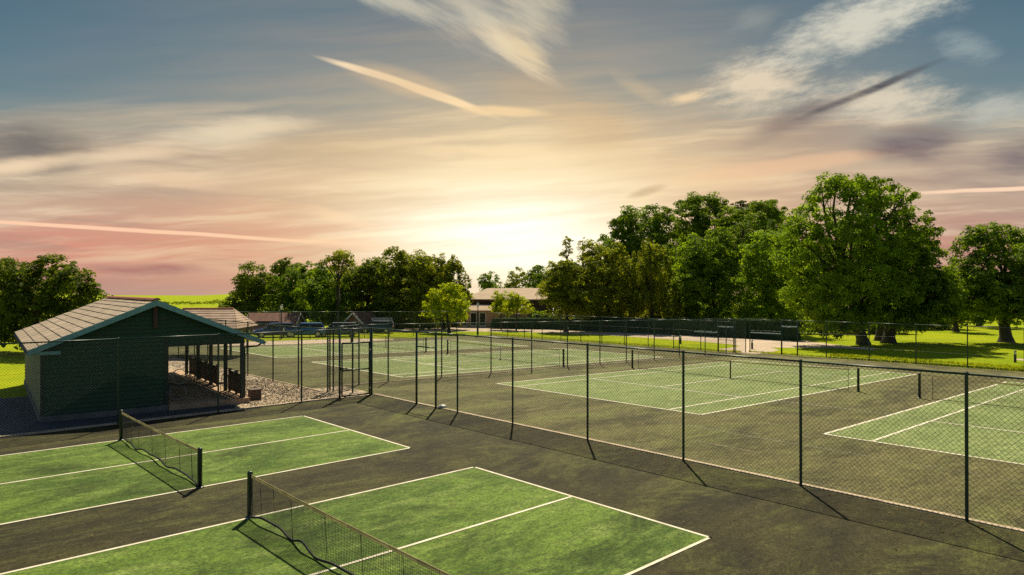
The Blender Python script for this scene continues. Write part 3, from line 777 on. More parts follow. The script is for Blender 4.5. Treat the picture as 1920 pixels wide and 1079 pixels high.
for y in (.06, 2.33, 4.63, 6.89, 9.16):
    mb = MB(); mb.box((XV-.065, y-.065, PL), (XV+.065, y+.065, 2.295 if y > 1 else 2.258)); mb.build('veranda_post', 'darkwood', hut, bevel=.008)
# stepped tile courses, each lapped on the one below
def tiled(name, xa, za, xb, zb, y0, y1, n, m, parent, tile_w=.30):
    """courses from eave (xa, za) up to ridge (xb, zb)"""
    mb = MB(); dirv = Vector((xb-xa, 0, zb-za)); L = dirv.length; dirv /= L
    nr = Vector((-dirv.z, 0, dirv.x)) if xb > xa else Vector((dirv.z, 0, -dirv.x))
    if nr.z < 0: nr = -nr
    nt_ = int((y1-y0)/tile_w); w = (y1-y0)/nt_
    rr = random.Random(5)
    for i in range(n):
        p = Vector((xa, 0, za))+dirv*(L*i/n); q = Vector((xa, 0, za))+dirv*(L*(i+1)/n+(.05 if i < n-1 else 0))
        sh = w*.5 if i % 2 else 0
        for k in range(nt_+(1 if sh else 0)):
            ya = max(y0, y0+k*w-sh); yb = min(y1, y0+(k+1)*w-sh)
            if yb-ya < .03: continue
            j = rr.uniform(-.004, .006)
            ya += .004; yb -= .004
            a, b = p+nr*(.034+j), q+nr*(.006+j)
            vs = [Vector((a.x, ya, a.z)), Vector((a.x, yb, a.z)), Vector((b.x, yb, b.z)), Vector((b.x, ya, b.z)),
                  Vector((p.x, ya, p.z)), Vector((p.x, yb, p.z)), Vector((q.x, yb, q.z)), Vector((q.x, ya, q.z))]
            f = [(0,3,2,1),(0,1,5,4),(1,2,6,5),(3,0,4,7)] if xb > xa else [(0,1,2,3),(4,5,1,0),(5,6,2,1),(7,4,0,3)]
            mb.add(vs, f)
    return mb.build(name, m, parent)
def roofslab(xa, za, xb, zb, y0, y1, th, name, m, parent):
    mb = MB(); vs = []
    for y in (y0, y1): vs += [Vector((xa, y, za)), Vector((xb, y, zb)), Vector((xb, y, zb-th)), Vector((xa, y, za-th))]
    mb.add(vs, [(0,1,2,3),(7,6,5,4),(0,4,5,1),(1,5,6,2),(2,6,7,3),(3,7,4,0)]); return mb.build(name, m, parent)
roofslab(X0, EAVE-.045, AX, APEX-.045, Y0+.03, Y1, .07, 'roof_deck', 'darkwood', hut)
roofslab(X1-.02, EAVE-.045, AX, APEX-.045, Y0+.03, Y1, .07, 'roof_deck', 'darkwood', hut)
tiled('roof', X0-.04, EAVE-.05, AX, APEX-.035, Y0, Y1, 12, 'tile', hut)
tiled('roof', X1+.03, EAVE-.05, AX, APEX-.035, Y0, Y1, 12, 'tile', hut)
mb = MB()
for k in range(27):
    y = Y0+.45*k; y2 = min(Y1, y+.445)
    if y2 <= y: continue
    vs = []
    for yy in (y, y2): vs += [(AX+.13*math.cos(a), yy, APEX-.02+.08*math.sin(a)) for a in (math.pi, 2.3, math.pi/2, .85, 0)]
    mb.add(vs, [(i, i+5, i+6, i+1) for i in range(4)]+[(0,1,2,3,4),(9,8,7,6,5)])
mb.build('ridge_tiles', 'ridge', hut)
for xa in (X0-.05, X1+.05):
    mb = MB(); sg = 1 if xa < AX else -1
    prof = [(xa, EAVE-.03), (AX, APEX-.012), (AX, APEX-.215), (xa, EAVE-.205)]
    vs = [(x, Y0-.045, z) for x, z in prof]+[(x, Y0-.006, z) for x, z in prof]
    mb.add(vs, [(0,3,2,1),(4,5,6,7),(0,1,5,4),(1,2,6,5),(2,3,7,6),(3,0,4,7)] if sg > 0 else [(0,1,2,3),(7,6,5,4),(4,5,1,0),(5,6,2,1),(6,7,3,2),(7,4,0,3)])
    mb.build('bargeboard', 'fascia', hut)
mb = MB(); mb.box((X0-.01, Y0+.04, EAVE-.20), (.5, Y0+.08, EAVE-.09)); mb.build('box_end', 'fascia', hut)
for xa, xb in ((X0-.12, X0-.02), (X1+.02, X1+.12)):
    mb = MB(); n = 7
    xc = (xa+xb)/2
    ring = [(xc+.055*math.cos(math.pi+math.pi*i/(n-1)), EAVE-.09+.055*math.sin(math.pi+math.pi*i/(n-1))) for i in range(n)]
    vs = [(x, Y0, z) for x, z in ring]+[(x, Y1, z) for x, z in ring]
    mb.add(vs, [(i, i+1, n+i+1, n+i) for i in range(n-1)]); mb.build('gutter', 'dark', hut)
mb = MB(); mb.tube([(X1+.06, .0, EAVE-.15), (X1-.1, .02, EAVE-.26), (XV+.10, .05, 2.12), (XV+.09, .05, 1.9), (XV+.09, .05, .02)], .034, 8); mb.build('downpipe', 'dark', hut, True)
hm = Matrix.Translation(HL) @ Matrix.Rotation(math.atan2(.61, .792), 4, 'Z')
def hutpt(x, y, z=0.0): return hm @ Vector((x, y, z))
HA = math.atan2(.61, .792)
# brown picket balustrades between the veranda posts
def balustrade(label, x0, y0, x1, y1, h, caps=True, z=PL):
    a, b = hutpt(x0, y0, z), hutpt(x1, y1, z); L = (b-a).length; ang = math.atan2((b-a).y, (b-a).x)
    t = thing('picket_balustrade', label, 'balustrade', a, ang, 'brown balustrades on the veranda')
    n = max(1, round(L/1.0))
    for i in range(n+1):
        mb = MB(); x = L*i/n; mb.box((x-.05, -.05, 0), (x+.05, .05, h+.06)); mb.box((x-.07, -.07, h+.06), (x+.07, .07, h+.10)); mb.build('newel_post', 'brownwood', t)
    for za, zb in ((h-.06, h), (.12, .18), (h-.26, h-.21)):
        mb = MB(); mb.box((.05, -.02, za), (L-.05, .02, zb)); mb.build('rail', 'brownwood', t)
    k = int(L/.11); mb = MB()
    for i in range(1, k):
        x = L*i/k; mb.box((x-.036, .021, .06), (x+.036, .036, h-.04))
    mb.build('pickets', 'brownwood', t)
balustrade('brown picket balustrade between the two front veranda posts, half broken open', XV+.12, .25, XV+.12, 2.15, .82)
balustrade('long brown picket balustrade along the rear veranda posts', XV+.12, 4.0, XV+.12, 8.9, .82)
balustrade('low brown picket balustrade closing the back end of the veranda', XE+.6, 11.25, XV-.9, 11.25, .86)
# white tubular frame lying on the veranda floor
t = thing('tubular_frame', 'white tubular metal frame with two round loops on the shaded veranda floor', 'metal frame', hutpt(4.25, .95, PL), HA)
for cx, cz, r in ((.0, .30, .29), (.05, .86, .27)):
    mb = MB(); mb.tube([(cx+r*math.cos(2*math.pi*k/20), .12*math.sin(2*math.pi*k/20+cz), cz+r*math.sin(2*math.pi*k/20)) for k in range(21)], .014, 6)
    mb.build('loop', 'tube_grey', t, True)
for pth in ([(-.5, .05, .03), (-.45, .05, .5), (-.25, .05, .62), (.3, .05, .52)], [(-.5, .3, .03), (-.45, .3, .5), (-.2, .3, .62)]):
    mb = MB(); mb.tube(pth, .014, 6); mb.build('tube_leg', 'tube_grey', t, True)
mb = MB(); mb.box((-.45, .0, .54), (.28, .34, .60), Matrix.Rotation(R(7), 4, 'Y')); mb.build('dark_seat', 'dark', t)
def wire_chair(label, x, y, rz):
    t = thing('wire_chair', label, 'chair', hutpt(x, y, PL), HA+rz, 'wire chairs by the balustrades')
    mb = MB()
    mb.tube([(-.2, -.2, 0), (-.19, -.19, .44)], .011, 6); mb.build('leg', 'brownwood', t)
    for sx, sy in ((1, -1), (-1, 1), (1, 1)):
        m2 = MB(); m2.tube([(.2*sx, .2*sy, 0), (.19*sx, .19*sy, .44)], .011, 6); m2.build('leg', 'brownwood', t)
    mb = MB(); mb.tube([(.21*math.cos(2*math.pi*k/18), .21*math.sin(2*math.pi*k/18), .45) for k in range(19)], .013, 6)
    for k in range(-3, 4):
        w = math.sqrt(.21**2-(k*.055)**2); mb.tube([(k*.055, -w, .452), (k*.055, w, .452)], .006, 4)
    mb.build('seat', 'brownwood', t)
    mb = MB(); mb.tube([(-.19+.38*k/12, .2+.05*math.sin(math.pi*k/12), .45+.45*math.sin(math.pi*k/12)**.6) for k in range(13)], .012, 6)
    for k in (4, 6, 8): mb.tube([(-.19+.38*k/12, .2, .45), (-.19+.38*k/12, .24, .86)], .006, 4)
    mb.build('backrest', 'brownwood', t)
wire_chair('thin wire chair standing by the front balustrade', XV-.45, 1.3, R(-60))
wire_chair('thin wire chair standing by the long rear balustrade', XV-.45, 6.0, R(-80))
mb = MB(); mb.prism([(-.2, -.2), (.2, -.2), (.2, .2), (-.2, .2)], 0, .36); mb.prism([(-.23, -.23), (.23, -.23), (.23, .23), (-.23, .23)], .36, .42)
o = mb.build('planter_box', 'brownwood'); o.location = hutpt(XV+.62, .55, 0); o.rotation_euler.z = HA
tag(o, 'small dark brown planter box on gravel beside the front veranda post', 'planter')

# the smaller tiled shelter behind the hut
SA = HA
sh_base = Vector((at(391, 45), 45, -.25))
shel = thing('tiled_shelter', 'small shelter with pale pinkish tiled roof showing behind the hut', 'shelter', sh_base, R(3))
def hip(parent, w, dpt, ze, zr, rl, m='tile_warm', ridge='ridge'):
    vs = [(-w, -dpt, ze), (w, -dpt, ze), (w, dpt, ze), (-w, dpt, ze), (-rl, 0, zr), (rl, 0, zr)]
    # stepped courses on the four slopes
    mb = MB(); n = 8
    def slope(a, b, c, d):
        a, b, c, d = map(Vector, (a, b, c, d)); nr = (b-a).cross(d-a).normalized()
        for i in range(n):
            k0, k1 = i/n, (i+1)/n+(.03 if i < n-1 else 0)
            p, q, r_, s_ = a.lerp(d, k0), b.lerp(c, k0), b.lerp(c, k1), a.lerp(d, k1)
            mb.add([p+nr*.03, q+nr*.03, r_+nr*.004, s_+nr*.004, p-nr*.03, q-nr*.03], [(0,1,2,3),(4,5,1,0)])
    slope(vs[0], vs[1], vs[5], vs[4]); slope(vs[2], vs[3], vs[4], vs[5]); slope(vs[1], vs[2], vs[5], vs[5]); slope(vs[3], vs[0], vs[4], vs[4])
    mb.build('roof', m, parent)
    rm = MB()
    for k in range(9):
        a, b = -rl+2*rl*k/9, -rl+2*rl*(k+1)/9-.02
        rm.tube([(a, 0, zr+.0), (b, 0, zr+.0)], .075, 8)
    rm.build('ridge_tiles', ridge, parent)
hip(shel, 2.55, 2.1, 2.12, 3.32, 1.65)
for sx in (-1, 1):
    for sy in (-1, 1):
        mb = MB(); mb.box((sx*2.0-.06, sy*1.6-.06, 0), (sx*2.0+.06, sy*1.6+.06, 2.1)); mb.build('corner_post', 'darkwood', shel)
mb = MB(); mb.box((-2.2, -1.78, 1.98), (2.2, 1.78, 2.05)); mb.build('ceiling_board', 'darkwood', shel)

# ------------------------------------------------------------------ buildings in the park
def gable_house(name, label, cat, px, Y, rz, w, dpt, he, hr, wall, roof, over=.35, wins=(), chim=False, doors=(), base=None, bargem='white'):
    x = at(px, Y); g = gz(x, Y) if base is None else base
    t = thing(name, label, cat, (x, Y, g), rz)
    # walls with gable ends (ridge along local x)
    mb = MB(); a, b = w/2, dpt/2
    vs = [(-a,-b,0),(a,-b,0),(a,b,0),(-a,b,0),(-a,-b,he),(a,-b,he),(a,b,he),(-a,b,he),(-a,0,hr-.05),(a,0,hr-.05)]
    mb.add(vs, [(0,1,5,4),(2,3,7,6),(1,2,6,9,5),(3,0,4,8,7)]); mb.build('wall', wall, t)
    sl = (hr-he)/b
    for sg in (-1, 1):
        mb = MB(); y = sg*(b+over); z = he-sl*over
        p = [(-a-over, y, z), (a+over, y, z), (a+over, 0, hr), (-a-over, 0, hr)]
        q = [(x_, y_, z_+.12) for x_, y_, z_ in p]
        mb.add(p+q, [(3,2,1,0),(4,5,6,7),(0,1,5,4),(1,2,6,5),(2,3,7,6),(3,0,4,7)] if sg < 0 else [(0,1,2,3),(7,6,5,4),(4,5,1,0),(5,6,2,1),(6,7,3,2),(7,4,0,3)])
        r_ = mb.build('roof', roof, t)
    for sx in (-1, 1):
        for sg in (-1, 1):
            mb = MB(); x_ = sx*(a+over+.015); y = sg*(b+over); z = he-sl*over
            mb.bar((x_, y, z+.03), (x_, 0, hr+.03), .028, .2); mb.build('bargeboard', bargem, t)
    if chim:
        mb = MB(); mb.box((-.35+a*.5, -.25, hr-.4), (.35+a*.5, .25, hr+.9)); mb.build('chimney', 'brick', r_)
    for face, cx, z, ww, hh in wins:
        mb = MB(); gm = MB()
        if face == 'f':
            mb.box((cx-ww/2-.06, -b-.03, z-.06), (cx+ww/2+.06, -b-.004, z+hh+.06)); gm.box((cx-ww/2, -b-.036, z), (cx+ww/2, -b-.0305, z+hh))
        else:
            s_ = 1 if face == 'r' else -1
            lo, hi = sorted((s_*(a+.004), s_*(a+.03))); mb.box((lo, cx-ww/2-.06, z-.06), (hi, cx+ww/2+.06, z+hh+.06))
            lo, hi = sorted((s_*(a+.0305), s_*(a+.036))); gm.box((lo, cx-ww/2, z), (hi, cx+ww/2, z+hh))
        wf = mb.build('window', 'white', t); gm.build('pane', 'glass', wf)
    for cx, ww, hh in doors:
        mb = MB(); mb.box((cx-ww/2, -b-.05, 0), (cx+ww/2, -b-.004, hh)); dd = mb.build('door', 'white', t)
        gm = MB(); gm.box((cx-ww/2+.1, -b-.058, .9), (cx+ww/2-.1, -b-.051, hh-.15)); gm.build('pane', 'glass', dd)
    return t
# the long hall: shallow roof, a lower lean-to in front
hg = -.8
hall = thing('sports_hall', 'long low hall with pale shallow roof and brown walls, behind golden shrubs', 'hall', (at(962, 96), 96, hg), R(-12))
def slopep(name, m, parent, x0, x1, ya, za, yb, zb, th=.14):
    mb = MB(); p = [(x0, ya, za), (x1, ya, za), (x1, yb, zb), (x0, yb, zb)]; q = [(x_, y_, z_-th) for x_, y_, z_ in p]
    mb.add(q+p, [(3,2,1,0),(4,5,6,7),(0,1,5,4),(1,2,6,5),(2,3,7,6),(3,0,4,7)])
    return mb.build(name, m, parent)
slopep('roof', 'hallroof', hall, -7.5, 4.6, 0, 3.85, 15, 5.45); slopep('roof', 'hallroof', hall, -7.5, 4.6, 30, 3.85, 15.0, 5.45)
slopep('lean_to_roof', 'hallroof', hall, -7.4, 2.4, -3.4, 2.35, -.02, 3.1)
mb = MB(); vs = [(-7.2,.3,0),(4.3,.3,0),(4.3,29.7,0),(-7.2,29.7,0),(-7.2,.3,3.72),(4.3,.3,3.72),(4.3,29.7,3.72),(-7.2,29.7,3.72),(-7.2,15,5.28),(4.3,15,5.28)]
mb.add(vs, [(0,1,5,4),(2,3,7,6),(1,2,6,9,5),(3,0,4,8,7)]); mb.build('wall', 'brownwall', hall)
mb = MB(); mb.box((-7.2, -3.1, 0), (2.2, .29, 2.36)); mb.build('lean_to_wall', 'pinkwall', hall)
mb = MB(); mb.bar((4.66, 0, 3.83), (4.66, 15, 5.43), .03, .22); mb.build('bargeboard', 'white', hall)
for cx in (-6.3, -4.9, -3.6):
    mb = MB(); mb.box((cx-.5, -3.15, .05), (cx+.5, -3.104, 2.1)); d_ = mb.build('door', 'white', hall)
    gm = MB(); gm.box((cx-.38, -3.158, .35), (cx+.38, -3.151, 1.95)); gm.build('pane', 'glass', d_)
for y in (4, 9, 14):
    mb = MB(); mb.box((4.304, y, 1.6), (4.33, y+2.2, 2.9)); w_ = mb.build('window', 'white', hall); gm = MB(); gm.box((4.331, y+.1, 1.7), (4.338, y+2.1, 2.8)); gm.build('pane', 'glass', w_)
gable_house('bungalow', 'low pink bungalow with slate roof and white bargeboards beside the hedge', 'bungalow', 1100, 97, R(-8), 8.5, 5.0, 2.0, 3.1, 'pinkwall', 'slate', wins=[('f', -1, .9, 1.1, .9), ('f', 2, .9, 1.1, .9)], base=-.8)
gable_house('bungalow_wing', 'small pink gabled wing with white bargeboards under the trees', 'bungalow', 1133, 93.5, R(82), 3.2, 3.0, 1.95, 2.95, 'pinkwall', 'slate', base=-.8, wins=[('l', 0, .9, .9, .8)])
gable_house('roadside_house', 'low house with weathered red roof beside the parked cars', 'house', 516, 77, R(4), 5.0, 3.6, 1.2, 2.1, 'pinkwall', 'redroof', base=-.45, wins=[('f', -1.2, .5, .9, .6), ('f', 1.3, .5, .9, .6)])
gable_house('brick_cottage', 'small brick cottage with white bargeboards tucked beneath the dark trees', 'cottage', 678, 81, R(66), 2.7, 2.4, 1.35, 2.35, 'brick', 'redroof', base=-.75, wins=[('l', -.2, .75, .7, .6)])
gable_house('garden_shed', 'tiny pale-roofed shed in shade beside the brick cottage', 'shed', 716, 80, R(20), 1.6, 1.5, 1.1, 1.6, 'brownwall', 'hallroof', base=-.6)

# ------------------------------------------------------------------ cars
def car(label, px, Y, rz, paint, L=4.1, H=1.40, W=1.68, hatch=True):
    x = at(px, Y); t = thing('parked_car', label, 'car', (x, Y, gz(x, Y)), rz, 'cars parked beside the lawn')
    h = L/2
    # stations along the length: x, lower z, belt z, half width at belt
    st = [(-h, .42, .66, .62), (-h+.12, .28, .86, .74), (-h+.6, .22, .92, .83), (-.6, .2, .93, W/2), (.3, .2, .92, W/2), (h-1.0, .2, .88, W/2-.02), (h-.35, .24, .76, .78), (h-.08, .3, .66, .66), (h, .4, .56, .56)]
    vs = []; n = 10
    for (x_, zl, zb, hw) in st:
        for (fy, fz) in ((-.55, 0), (-.92, .08), (-1, .35), (-.99, .7), (-.90, .96), (.90, .96), (.99, .7), (1, .35), (.92, .08), (.55, 0)):
            vs.append((x_, fy*hw, zl+(zb-zl)*fz))
    fs = []
    for i in range(len(st)-1):
        for k in range(n):
            a, b = i*n+k, i*n+(k+1) % n; fs.append((a, a+n, b+n, b))
    fs += [tuple(range(n)), tuple(range(len(vs)-1, len(vs)-1-n, -1))]
    mb = MB(); mb.add(vs, fs); body = mb.build('body', paint, t, True)
    # cabin: pillars and roof painted, panes let in
    rb, rf = (-h+.42, h-1.62) if hatch else (-h+.85, h-1.7)
    bb, bf = (-h+.12, h-1.02) if hatch else (-h+.45, h-1.05)
    cb = [(bb, .78, .90), (bf, .80, .89)]; cr = [(rb, .60, H-.02), (rf, .60, H)]
    vs = [(bb, -.76, .9), (bf, -.78, .88), (bf, .78, .88), (bb, .76, .9), (rb, -.6, H-.03), (rf, -.6, H-.01), (rf, .6, H-.01), (rb, .6, H-.03)]
    mb = MB(); mb.add(vs, [(4,5,6,7),(0,1,5,4),(1,2,6,5),(2,3,7,6),(3,0,4,7)]); mb.build('cabin', paint, t, bevel=.05)
    def pane(p, name):
        p = [Vector(q) for q in p]; nr = (p[1]-p[0]).cross(p[2]-p[0]).normalized(); c = sum(p, Vector())/4
        q = [c+(v_-c)*.90+nr*.012 for v_ in p]; q2 = [v_-nr*.02 for v_ in q]
        mb = MB(); mb.add(q+q2, [(0,1,2,3),(0,4,5,1),(1,5,6,2),(2,6,7,3),(3,7,4,0)]); mb.build(name, 'glass', t)
    v = vs
    pane([v[1], v[2], v[6], v[5]], 'windscreen'); pane([v[3], v[0], v[4], v[7]], 'rear_window')
    for a, b, c, d in ((0, 1, 5, 4), (2, 3, 7, 6)):
        A, B, C, D = map(Vector, (v[a], v[b], v[c], v[d]))
        m1, m2 = A.lerp(B, .47), D.lerp(C, .47)
        pane([A, m1, m2, D], 'side_window'); pane([m1, B, C, m2], 'side_window')
    for sx in (-1, 1):
        for sy in (-1, 1):
            mb = MB(); xx = sx*(h-.78); mb.tube([(xx, sy*(W/2-.19), .31), (xx, sy*(W/2+.005), .31)], .31, 18); w_ = mb.build('wheel', 'tyre', t)
            mb = MB(); mb.tube([(xx, sy*(W/2+.001), .31), (xx, sy*(W/2+.014), .31)], .19, 14); mb.build('rim', 'chrome', w_)
    for sy in (-1, 1):
        mb = MB(); mb.box((h-.26, sy*.50-.13, .56), (h-.10, sy*.50+.13, .70)); mb.build('headlight', 'lamp', t, bevel=.03)
        mb = MB(); mb.box((-h+.02, sy*.60-.1, .62), (-h+.14, sy*.60+.1, .84)); mb.build('tail_light', 'ridge', t, bevel=.02)
        mb = MB(); mb.box((bf-.25, sy*.86-.09, .90), (bf-.1, sy*.86+.09, 1.02)); mb.build('mirror', paint, t, bevel=.02)
    return t
car('navy hatchback parked nearest the hut, its nose towards the lawn', 515, 66.5, R(205), 'car_navy')
car('dark maroon car half hidden behind the navy hatchback', 491, 72, R(200), 'car_maroon')
car('bright blue hatchback in the middle of the parked row', 572, 67.5, R(196), 'car_blue', 4.0, 1.42)
car('silver grey estate car at the end of the row by the dark hedge', 634, 69, R(192), 'car_silver', 4.3, 1.44)
car('small dark teal car parked deep under the trees beyond the silver estate', 706, 77, R(185), 'car_teal', 3.9, 1.4)
# lamps and bollards
def bollard(label, px, py, h=.95):
    s_, d_ = px_sd(px, py); p = S3(s_, d_)
    t = thing('bollard_light', label, 'bollard', p, 0, 'low bollard lights by the paths')
    mb = MB(); mb.tube([(0, 0, -.05), (0, 0, h*.68)], .085, 10); mb.build('shaft', 'dark', t)
    mb = MB(); mb.tube([(0, 0, h*.68), (0, 0, h*.93)], .078, 10); mb.build('lens', 'lamp', t)
    mb = MB(); mb.tube([(0, 0, h*.93), (0, 0, h*.97), (0, 0, h)], [.1, .1, .05], 10); mb.build('cap', 'dark', t)
bollard('bollard light with pale lens on the lawn in front of the hedge', 1065, 628)
bollard('bollard light at the road edge behind the fence doorway', 787, 623)
bollard('bollard light on the lawn in front of the navy hatchback', 532, 634)
bollard('bollard light where the pink road bends by the far gates', 1410, 655, .8)
bollard('bollard light alone on the sunny lawn at the right edge', 1903, 680, .85)
bollard('bollard light at the lawn edge beside the narrow far gate', 1276, 645, .8)
def lamp_post(label, px, py, h):
    s_, d_ = px_sd(px, py); p = S3(s_, d_)
    t = thing('lamp_post', label, 'lamp post', p, 0, 'lamp posts beside the road')
    mb = MB(); mb.tube([(0, 0, -.1), (0, 0, .9), (0, 0, .95), (0, 0, h-.45)], [.075, .07, .05, .04], 10); mb.build('pole', 'dark', t, True)
    mb = MB(); mb.tube([(0, 0, h-.45), (0, 0, h-.1)], [.09, .15], 8); mb.build('lantern', 'lamp', t)
    mb = MB(); mb.tube([(0, 0, h-.1), (0, 0, h-.05), (0, 0, h+.06)], [.19, .16, .03], 8); mb.build('lantern_cap', 'dark', t)
lamp_post('dark lamp post standing before the hall doors', 896, 632, 3.6)
lamp_post('lamp post rising beside the navy hatchback', 528, 636, 3.2)

# ------------------------------------------------------------------ foliage
def unit(a): return a/np.maximum(np.linalg.norm(a, axis=1, keepdims=True), 1e-6)
def leaf_quads(c, nrm, size, aspect=.62):
    n = len(c); r = unit(rng.normal(size=(n, 3))); a = unit(np.cross(nrm, r)); b = np.cross(nrm, a)
    s = (size*(.65+.7*rng.random(n)))[:, None]
    a = a*s*.5; b = b*s*.5*aspect; nn = nrm*s*.10
    v = np.stack([c-a, c+b*1.0+nn, c+a, c-b*1.0+nn], axis=1).reshape(-1, 3)
    q = np.arange(n*4).reshape(-1, 4)
    return v, q
def lobe_leaves(lobes, ls, rc, dens, droop=0.0, inner=.15, zflat=.75, hole=0.0):
    """lobes: (n, 6) centre and radii; returns centres, normals, cluster centres"""
    C_, N_, CL = [], [], []
    for (cx, cy, cz, rx, ry, rz) in lobes:
        A = 4*math.pi*(((rx*ry)**1.6+(rx*rz)**1.6+(ry*rz)**1.6)/3)**(1/1.6)
        ncl = max(5, int(A/(rc*rc*2.3)))
        d = unit(rng.normal(size=(ncl, 3)))
        d = d[rng.random(ncl) < np.where(d[:, 2] < -.45, .55, 1.0)]
        if hole: d = d[rng.random(len(d)) > hole]
        ncl = len(d)
        k = np.where(rng.random(ncl) < inner, .35+.4*rng.random(ncl), .80+.30*rng.random(ncl))[:, None]
        cc = np.array([cx, cy, cz])+d*k*np.array([rx, ry, rz])
        nl = max(6, int(dens*A/(ls*ls*.5)/max(ncl, 1)))
        rcl = rc*(.6+.75*rng.random(ncl))
        o = rng.normal(size=(ncl, nl, 3)); o /= np.linalg.norm(o, axis=2, keepdims=True)
        o *= (rng.random((ncl, nl, 1))**.45)
        up = rng.random((ncl, nl)) < .62
        o[:, :, 2] = np.where(up, np.abs(o[:, :, 2]), o[:, :, 2])*zflat
        if droop: o[:, :, 2] = o[:, :, 2]*(1+droop)-droop*.6; o[:, :, :2] *= .62
        p = cc[:, None, :]+o*rcl[:, None, None]
        nn = d[:, None, :]*.55+o*.7+rng.normal(size=o.shape)*.55+np.array([0, 0, .35])
        C_.append(p.reshape(-1, 3)); N_.append(unit(nn.reshape(-1, 3))); CL.append(cc)
    return np.concatenate(C_), np.concatenate(N_), CL
def limb(mb, a, b, ra, rb, bend=.12, n=6, seg=6):
    a, b = Vector(a), Vector(b); L = (b-a).length
    o1 = Vector((random.uniform(-1, 1), random.uniform(-1, 1), random.uniform(-.2, .7)))*L*bend
    pts = []; rad = []
    for i in range(seg+1):
        t = i/seg
        pts.append(a.lerp(b, t)+o1*(4*t*(1-t))*.5+Vector((random.uniform(-1, 1), random.uniform(-1, 1), 0))*L*.012*(0 < i < seg)); rad.append(ra+(rb-ra)*t**.8)
    mb.tube(pts, rad, n)
    return pts
def tree(name, label, base_px, Y, lobes_px, leaf, ls=.30, rc=.75, dens=1.0, droop=0.0, trunk_r=.28, bark='bark', lean=0.0, cat='tree',
         group=None, hole=0.0, branches=2, inner=.15, zflat=.75, dz=.5, bare=0):
    x = at(base_px, Y); g = gz(x, Y); base = Vector((x, Y, g))
    t = thing(name, label, cat, base, 0, group)
    lobes = []
    for (lx, ly, rx, ry, *fw) in lobes_px:
        k = Y/F; R_ = (rx+ry)/2*k
        dy = fw[0] if fw else rng.uniform(-dz, dz)*R_*1.2
        lobes.append((at(lx, Y)-x, dy, zat(ly, Y)-g, rx*k*1.04, R_*(.85+.3*rng.random()), ry*k*1.03))
    lobes = np.array(lobes)
    c, n_, cl = lobe_leaves(lobes, ls, rc, dens*1.9, droop, inner+.2, zflat, hole)
    keep = c[:, 2] > .15
    c, n_ = c[keep], n_[keep]
    v, q = leaf_quads(c, n_, ls)
    np_mesh('crown', v, q, leaf, t)
    mb = MB()
    top = Vector((lobes[:, 0].mean()*.8+lean*.0, 0, lobes[:, 2].max()*.72)); low = float(max(.8, min(lobes[:, 2]-lobes[:, 5]*.4)))
    top.x += lean
    fork = Vector((top.x*.45, 0, max(low, top.z*.38)))
    mb.tube([(0, 0, -.2), (0, 0, .12), (fork.x*.1, 0, .6), (fork.x*.5, .05, fork.z*.55), tuple(fork)], [trunk_r*1.75, trunk_r*1.45, trunk_r*1.08, trunk_r*.94, trunk_r*.8], 10)
    limb(mb, fork, top, trunk_r*.8, trunk_r*.2, .1, 8)
    for i, lb in enumerate(lobes):
        ctr = Vector((lb[0], lb[1], lb[2]))
        t0 = random.uniform(0, .6); st = fork.lerp(top, t0)
        if ctr.z < st.z: st = Vector((fork.x*.7, 0, max(.5, min(fork.z, ctr.z*.7))))
        pts = limb(mb, st, ctr, trunk_r*.42, trunk_r*.16, .16, 6)
        if len(cl[i]):
            for j in range(branches):
                e = cl[i][rng.integers(len(cl[i]))]
                limb(mb, pts[random.choice((3, 4, 5, 6))], e, trunk_r*.15, trunk_r*.03, .15, 4, 4)
        for j in range(bare):
            d = Vector((random.gauss(0, 1), random.gauss(0, 1), abs(random.gauss(.6, .8)))).normalized()
            e = ctr+Vector((d.x*lb[3], d.y*lb[4], d.z*lb[5]))*random.uniform(.8, 1.3)
            limb(mb, pts[random.choice((3, 4, 5, 6))], e, trunk_r*.12, trunk_r*.025, .2, 4, 4)
    mb.build('trunk', bark, t, True)
    return t
# left, behind the hut
tree('broad_tree', 'broad dark tree rising behind the left end of the hut roof', 80, 46,
     [(40,528,42,36),(92,513,46,28),(142,533,40,32),(178,552,24,18),(2,560,50,48),(72,568,62,44),(138,580,52,44),(-45,540,45,50),(10,618,52,38),(70,622,50,36),(-50,600,60,50),(8,505,24,16)],
     'leaf_dark', .20, .42, 1.25, trunk_r=.26, dz=.8)
# the row behind the parked cars
tree('round_tree', 'dark round tree at the left end of the row behind the cars', 468, 84, [(450,560,27,42),(480,528,29,30),(470,580,36,35),(440,588,19,25),(495,545,20,30)], 'leaf_dark', .30, .7, 1.1, dz=.8)
tree('pompom_tree', 'small pompom-topped tree poking above the row behind the cars', 520, 95, [(526,499,16,9),(537,494,9,8),(514,506,9,7),(530,512,12,7)], 'leaf_dark', .28, .5, .95, trunk_r=.2, branches=4)
tree('bushy_tree', 'wide yellow-green bushy tree behind the parked blue hatchback', 565, 82, [(540,540,38,36),(575,528,40,30),(603,556,34,40),(516,572,27,33),(560,578,50,30),(606,525,20,19),(545,595,40,20),(600,590,30,24),(630,560,26,36),(640,590,24,22)], 'leaf_mid', .30, .7, 1.15, dz=.8)
tree('feathery_tree', 'tall thin see-through tree with feathery flat top in the row', 634, 80, [(622,487,18,10),(648,484,18,11),(636,480,16,8),(610,494,7,6),(634,508,16,9),(655,497,9,7),(630,535,14,10)], 'leaf_olive', .24, .42, .62, trunk_r=.24, hole=.30, branches=6, bare=4)
tree('spreading_tree', 'dark tree standing just right of the feathery tree', 690, 86, [(668,528,24,36),(695,545,36,45),(670,582,30,30),(715,517,28,27),(700,508,20,18),(725,575,28,30),(650,560,24,34),(690,600,40,18)], 'leaf_dark', .30, .7, 1.1, dz=.8)
